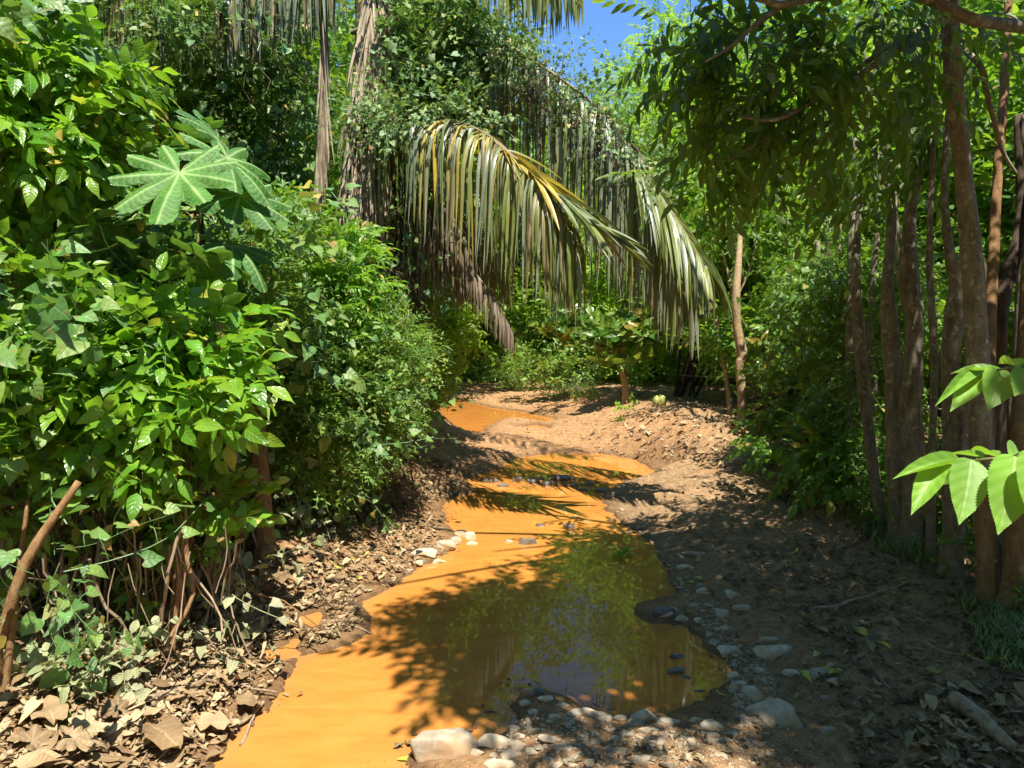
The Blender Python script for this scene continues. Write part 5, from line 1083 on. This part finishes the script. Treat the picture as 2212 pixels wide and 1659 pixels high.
for pl, n, (a, b_), lab, g in regs:
    P = pxpoly_sample(pl, n, -.03)
    for p in P:
        me, _, _ = RK[rng.integers(12)]; o = link(bpy.data.objects.new('pebble', me)); s = a+(b_-a)*rng.random()**1.8; o.scale = (s*1.0, s, s*.8); o.location = (p[0], p[1], max(p[2], 0)+s*.02); o.rotation_euler = (rng.normal(0, .2), rng.normal(0, .2), rng.uniform(0, 6.28)); tag(o, lab, 'stone', g)
mb = MB()
for pl, n, a, b_ in [(regs[0][0], 1100, .003, .012), (regs[1][0], 1500, .003, .013), ([(1100,1659),(1400,1560),(2000,1560),(2212,1659)], 260, .003, .010), ([(930,850),(1200,850),(1350,980),(1000,1000)], 420, .006, .02), ([(1300,1000),(1600,1000),(1500,1180),(1340,1100)], 260, .005, .018), ([(860,1230),(1020,1130),(1040,1190),(870,1280)], 150, .003, .010)]:
    P = pxpoly_sample(pl, n, .0)
    for p in P:
        _, v, q = RK[rng.integers(12)]; s = a+(b_-a)*rng.random()**2; c_, s_ = math.cos(k := rng.uniform(0, 6.28)), math.sin(k); R = np.array([[c_, -s_, 0], [s_, c_, 0], [0, 0, .8]]); mb.add((v*s)@R.T+[p[0], p[1], p[2]+s*.1], q)
single('gravel', mb, 'stone', 'fine gravel in the mud around the puddle', 'gravel', kind='stuff')

# ================================================================== leaf litter, sticks, grass
LT = []
for s in range(15):
    o = [ellip(.13, 5), ellip(.17, 5), ellip(.21, 5), ellip(.03, 4), ellip(.25, 5)][s % 5]; v, q, uv = leaf(o, rng.uniform(-.3, .5), rng.uniform(-.5, .6), rng.uniform(.2, .9), s); v = v.copy(); v[:, 1] -= .5
    v[:, 0] += .12*np.sin(v[:, 1]*4+s); v[:, 2] -= v[:, 2].min(); LT.append((v, q, uv, np.full(len(v), rng.random())))
def litter(regions, name, label, mats):
    mb = MB()
    for pl, n, (a, b_), mi, lift in regions:
        P = pxpoly_sample(pl, n, .03); e = .03
        gx = (gz(P[:, 0]+e, P[:, 1])-P[:, 2])/e; gy = (gz(P[:, 0], P[:, 1]+e)-P[:, 2])/e; N_ = unit(np.c_[-gx, -gy, np.ones(n)]); yaw = rng.uniform(0, 6.28, n)
        ax = np.c_[np.cos(yaw), np.sin(yaw), rng.normal(0, .12, n)]; nm = N_+rng.normal(0, .16, (n, 3)); P = P+N_*(rng.random(n)**2*lift)[:, None]; P[:, 2] += .003
        scatter(mb, LT, P, ax, nm, a+(b_-a)*rng.random(n)**1.7, mi)
    o = single(name, mb, mats, label, 'leaf litter', kind='stuff'); return o
litter([([(-30,1500),(250,1440),(420,1330),(560,1330),(640,1420),(560,1530),(430,1700),(-30,1720)], 2100, (.015, .075), 0, .025),
        ([(330,1350),(420,1290),(560,1330),(600,1400),(520,1500),(400,1560),(330,1480)], 1000, (.02, .085), 0, .06),
        ([(-30,1560),(300,1480),(470,1520),(420,1700),(-30,1700)], 70, (.08, .14), 0, .03),
        ([(480,1290),(600,1190),(760,1110),(900,1090),(960,1160),(860,1260),(790,1330),(700,1400),(560,1380)], 2600, (.015, .08), 0, .012),
        ([(700,1110),(850,980),(1000,1000),(1040,1060),(950,1080),(820,1140)], 1100, (.03, .10), 1, .04),
        ([(0,1380),(300,1250),(600,1180),(800,1060),(860,950),(700,960),(0,1200)], 1600, (.04, .10), 1, .04),
        ([(-1300,1150),(-1300,2100),(-20,2100),(-20,1330),(-300,1150)], 1800, (.03, .12), 1, .03),
        ([(640,1300),(760,1270),(800,1340),(780,1380),(660,1430)], 500, (.015, .04), 1, .03)], 'leaf_litter', 'brown and tan fallen leaves heaped along the left bank', ['litter', 'litterdark'])
litter([([(1620,1150),(2000,1180),(2230,1300),(2230,1680),(1850,1659),(1750,1400)], 1500, (.025, .085), 1, .01),
        ([(1400,1050),(1800,1040),(2000,1180),(1750,1400),(1560,1250),(1430,1130)], 900, (.02, .075), 1, .008),
        ([(1450,1200),(1800,1400),(1950,1660),(1200,1660),(1500,1560)], 360, (.02, .05), 1, .01),
        ([(1950,1500),(2230,1480),(2230,1680),(2000,1680)], 160, (.04, .11), 0, .02)], 'leaf_litter', 'dull brown fallen leaves scattered over the shaded mud on the right', ['litter', 'litterdark'])
litter([([(1240,900),(1430,870),(1640,930),(1750,990),(1600,1020),(1450,1000),(1300,970)], 600, (.04, .13), 0, .015),
        ([(1200,850),(1400,790),(1900,740),(2230,760),(2230,1150),(1950,1100),(1700,980),(1420,880)], 3600, (.06, .17), 1, .04),
        ([(900,960),(960,850),(1100,830),(1250,850),(1350,1000),(1000,1030)], 500, (.03, .07), 0, .01)], 'leaf_litter', 'dry leaves blown over the sunny bank and the grove floor', ['litter', 'litterdark'])
litter([([(1450,1100),(1900,1100),(2230,1350),(2230,1640),(1500,1500)], 60, (.05, .085), 0, .01), ([(480,1290),(760,1110),(900,1190),(700,1400)], 10, (.05, .08), 0, .02)], 'leaf_litter', 'few yellow green leaves freshly fallen on the mud', ['yellowleaf'])

def stick(label, a, b_, r, mat='stick', bow=.0, name='stick', group='sticks on the ground', lift=.012):
    A = GP(*a)[0]; B_ = GP(*b_)[0]; n = 7; q = np.array([A+(B_-A)*i/(n-1) for i in range(n)]); s = unit(np.cross(B_-A, [0, 0, 1.])); g = gz(q[:, 0], q[:, 1]); q[:, 2] = .5*g+.5*np.linspace(g[0], g[-1], n)+lift+r*.5
    q[:, 2] = np.maximum(q[:, 2], g+r*.6); q += s*(np.sin(np.linspace(0, math.pi, n))*bow+rng.normal(0, min(r*.5, .004), n))[:, None]
    mb = MB(); tube(mb, q, np.linspace(1, .6, n)*r, 7, rough=.15, sub=3); c = A.copy(); single(name, mb, mat, label, 'stick', loc=tuple(c), group=group)
for i, (a, b_, r, bow, lab) in enumerate([
 ((640,1545),(790,1440),.012,.02,'tan stick slanting toward the puddle from the litter, lowest of the bundle'), ((262,1530),(475,1460),.013,.03,'long tan stick crossing the litter pile low down'), ((330,1540),(480,1380),.011,-.06,'curved stick bending up through the litter pile'),
 ((350,1500),(420,1430),.009,.01,'short straight stick inside the litter pile'), ((455,1400),(540,1480),.012,.0,'pale stick pointing down right across the litter pile'), ((480,1390),(525,1510),.010,.0,'pale stick beside the one pointing down right'),
 ((365,1620),(430,1480),.009,.0,'thin stick leaning up across the large dry leaves'), ((520,1620),(560,1520),.007,.0,'thin twig at the water edge on the left'), ((700,1345),(805,1378),.008,.0,'straight stick reaching from the left bank into the shaded water'),
 ((835,1145),(860,1085),.010,.0,'short stick on the mound near the left shore stones'), ((570,1525),(500,1590),.008,.0,'short stick lying at the orange water edge'),
 ((1760,1318),(1960,1262),.010,.03,'long thin branch lying on the shaded litter before the fence trunks'), ((2000,1395),(2140,1440),.006,.02,'thin twig on the litter at the right'), ((1880,1440),(1930,1500),.005,.01,'thin dark twig on the open mud')]):
    stick(lab, a, b_, r, bow=bow)
stick('short cut log half hidden in litter at the bottom right', (2060,1530), (2190,1640), .035, 'stick', name='cut_log', group=None, lift=.02)
for i in range(16):
    a = (rng.uniform(280, 520), rng.uniform(1370, 1540)); an = rng.uniform(-.9, .2); l = rng.uniform(40, 130); stick('thin dry stick jumbled in the litter pile', a, (a[0]+l*math.cos(an), a[1]-l*math.sin(an)*.6), rng.uniform(.004, .008), bow=rng.uniform(-.04, .04), lift=.03)
# big single dry leaves
def bigleaf(u, v, s, yaw, label, lob=False, curl=.28, mat='litter', tilt=(0, 0, 0)):
    c = GP(u, v)[0]
    if lob:
        vv, q, uv = palmate(np.array([0, 0, 0.]), s*.6, 7, (0, 0, 1), (math.cos(yaw), math.sin(yaw), 0), .5, 300, .6, int(u)); vv[:, 2] += .02*vnoise(vv*18, 3)
    else:
        vv, q, uv = leaf([(x*1.25, a, b_) for x, a, b_ in OVAL_], curl, .3, .9, int(u), cols=2); B = basis(np.array([[math.cos(yaw), math.sin(yaw), .1]]), np.array([[tilt[0], tilt[1], 1.]]))[0]; vv = (vv*s)@B.T
        vv[:, 2] += .016*vnoise(vv*22+u, 3)
    vv[:, 2] -= vv[:, 2].min()-.004; g = gz(vv[:, 0]+c[0], vv[:, 1]+c[1])-c[2]; vv[:, 2] += np.maximum(g, -.01); mb = MB(); mb.add(vv+c+[0, 0, .02], q, uv, np.full((len(vv), 3), rng.uniform(.2, .85)))
    single('dry_leaf', mb, mat, label, 'leaf', loc=tuple(c), group='large dry leaves on the left bank')
OVAL_ = [(.01, 0, 0), (.16, .08, .08), (.26, .2, .2), (.33, .35, .35), (.34, .5, .5), (.30, .65, .65), (.22, .8, .8), (.11, .92, .92), (.01, 1, 1)]
for a in [(325,1600,.24,-.5,'large curled tan leaf lying among lobed ones at the bottom left'),(420,1585,.2,.3,'broad dry leaf between the curled tan leaf and the water'),(470,1500,.18,1.0,'tall folded dry leaf standing in the litter pile'),(560,1280,.30,.2,'long pale strap of dry leaf at the upper edge of the left bank'),(655,1190,.16,2.0,'dry leaf beside the orange trunk foot'),(500,1370,.26,-.4,'long dry leaf lying right of the thin orange stems'),(510,1545,.15,.4,'dry leaf near the water, right of the broad one'),(120,1600,.2,2.4,'dry leaf near the bottom left corner')]:
    bigleaf(a[0], a[1], a[2]*.68, a[3], a[4])
for a in [(70,1640,.26,1.2,'lobed dry leaf in the bottom left corner'),(205,1600,.24,-1.9,'lobed pale dry leaf, middle of the bottom left group'),(160,1640,.26,.4,'lobed dry leaf cut by the bottom edge'),(255,1560,.2,2.8,'small lobed dry leaf above the curled tan leaf'),(60,1560,.2,.2,'lobed dry leaf under the bush at the left edge'),(770,1175,.16,2.0,'lobed dry leaf on the upper left bank')]:
    bigleaf(a[0], a[1], a[2]*.62, a[3], a[4], True)
# floating bits
P = rng.uniform(PUD_MAIN.min(0), PUD_MAIN.max(0), (26000, 2)); P = P[(P[:, 1] > 2.2)]; d_ = sdist(P, PUD_MAIN); P = P[(d_ < -.004) & (d_ > -.16) & (rng.random(len(P)) < np.exp(d_/.05)) & (vnoise(np.c_[P, P[:, 0]*0]*4, 4) > -.1)][:900]; n_ = len(P); yaw = rng.uniform(0, 6.28, n_)
mb = MB(); scatter(mb, LT, np.c_[P, np.full(n_, .003)], np.c_[np.cos(yaw), np.sin(yaw), 0*yaw], np.tile([0, 0, 1.], (n_, 1))+rng.normal(0, .05, (n_, 3)), .008+.035*rng.random(n_)**3); single('floating_debris', mb, 'litterdark', 'crumbs of leaf and twig floating along the puddle margin', 'debris', kind='stuff')
c = flat(np.array([880.]), np.array([1643.]))[0]; mb = MB(); v, q, uv = leaf(ELL, .2, .1, .2, 3); v = v*.07; v = v@basis(np.array([[1., .1, 0]]), np.array([[0, 0, 1.]]))[0].T; mb.add(v+c+[-.04, 0, .006], q, uv, np.full((len(v), 3), .4)); single('floating_leaf', mb, 'yellowleaf', 'yellow green leaf floating beside the large flat topped stone', 'leaf', loc=tuple(c))
for (u, v, lab) in [(1345,1205,'green leafy sprig standing in the shaded water')]:
    c = flat(np.array([float(u)]), np.array([float(v)]))[0] if u < 1500 else base(u, v); t = thing('water_sprig', lab, 'plant', c); mb = MB(); m_ = 9; a = rng.uniform(0, 6.28, m_)
    scatter(mb, [tuple(list(leaf(ELL, .2, .5, .4, 1))+[np.full(18, .5)])], np.tile(c+[0, 0, .03], (m_, 1)), np.c_[np.cos(a), np.sin(a), rng.uniform(.1, .9, m_)], np.tile([0, 0, 1.], (m_, 1))+rng.normal(0, .2, (m_, 3)), .10); part('leaves', mb, 'lime', t)
    mb = MB(); tube(mb, [c-[0, 0, .03], c+[0, 0, .02], c+[.004, 0, .04]], [.004, .003, .002], 5); part('stem', mb, 'twig', t)

# grass
def grass(pl, n, h, label):
    P = pxpoly_sample(pl, n, .05); m = n; yaw = rng.uniform(0, 6.28, m); mb = MB(); L_ = h*rng.uniform(.5, 1.2, m); lean = rng.uniform(.3, 1.1, m); N = 4; p = P.copy(); dv = np.c_[np.cos(yaw), np.sin(yaw), np.zeros(m)]; sv = np.c_[-np.sin(yaw), np.cos(yaw), np.zeros(m)]; vs = []
    for k in range(N+1):
        w = [.0035, .004, .0035, .002, .0004][k]; vs.append(np.stack([p-sv*w, p+sv*w], 1)); a = (.3+lean*1.5*k/N)[:, None]; p = p+(dv*np.sin(a)+np.array([0, 0, 1.])*np.cos(a))*(L_/N)[:, None]
    V = np.stack(vs, 1).reshape(m, -1, 3); q = np.array([(2*i, 2*i+1, 2*i+3, 2*i+2) for i in range(N)]); t = np.repeat(rng.random((m, 1, 3)), 10, 1)
    mb.add(V.reshape(-1, 3), (q[None]+(np.arange(m)*10)[:, None, None]).reshape(-1, 4), None, t.reshape(-1, 3)); single('grass', mb, 'grass', label, 'grass', kind='stuff')
grass([(1820,1110),(1940,1060),(2010,1150),(2000,1230),(1900,1200)], 900, .15, 'tuft of arching grass at the foot of the fence trunks')
grass([(2060,1290),(2240,1270),(2240,1480),(2130,1440)], 1100, .09, 'short dim grass at the right edge below the knobbly trunks')
grass([(1130,800),(1260,790),(1300,870),(1200,850)], 1800, .22, 'sunlit weeds and grass on the far right bank')
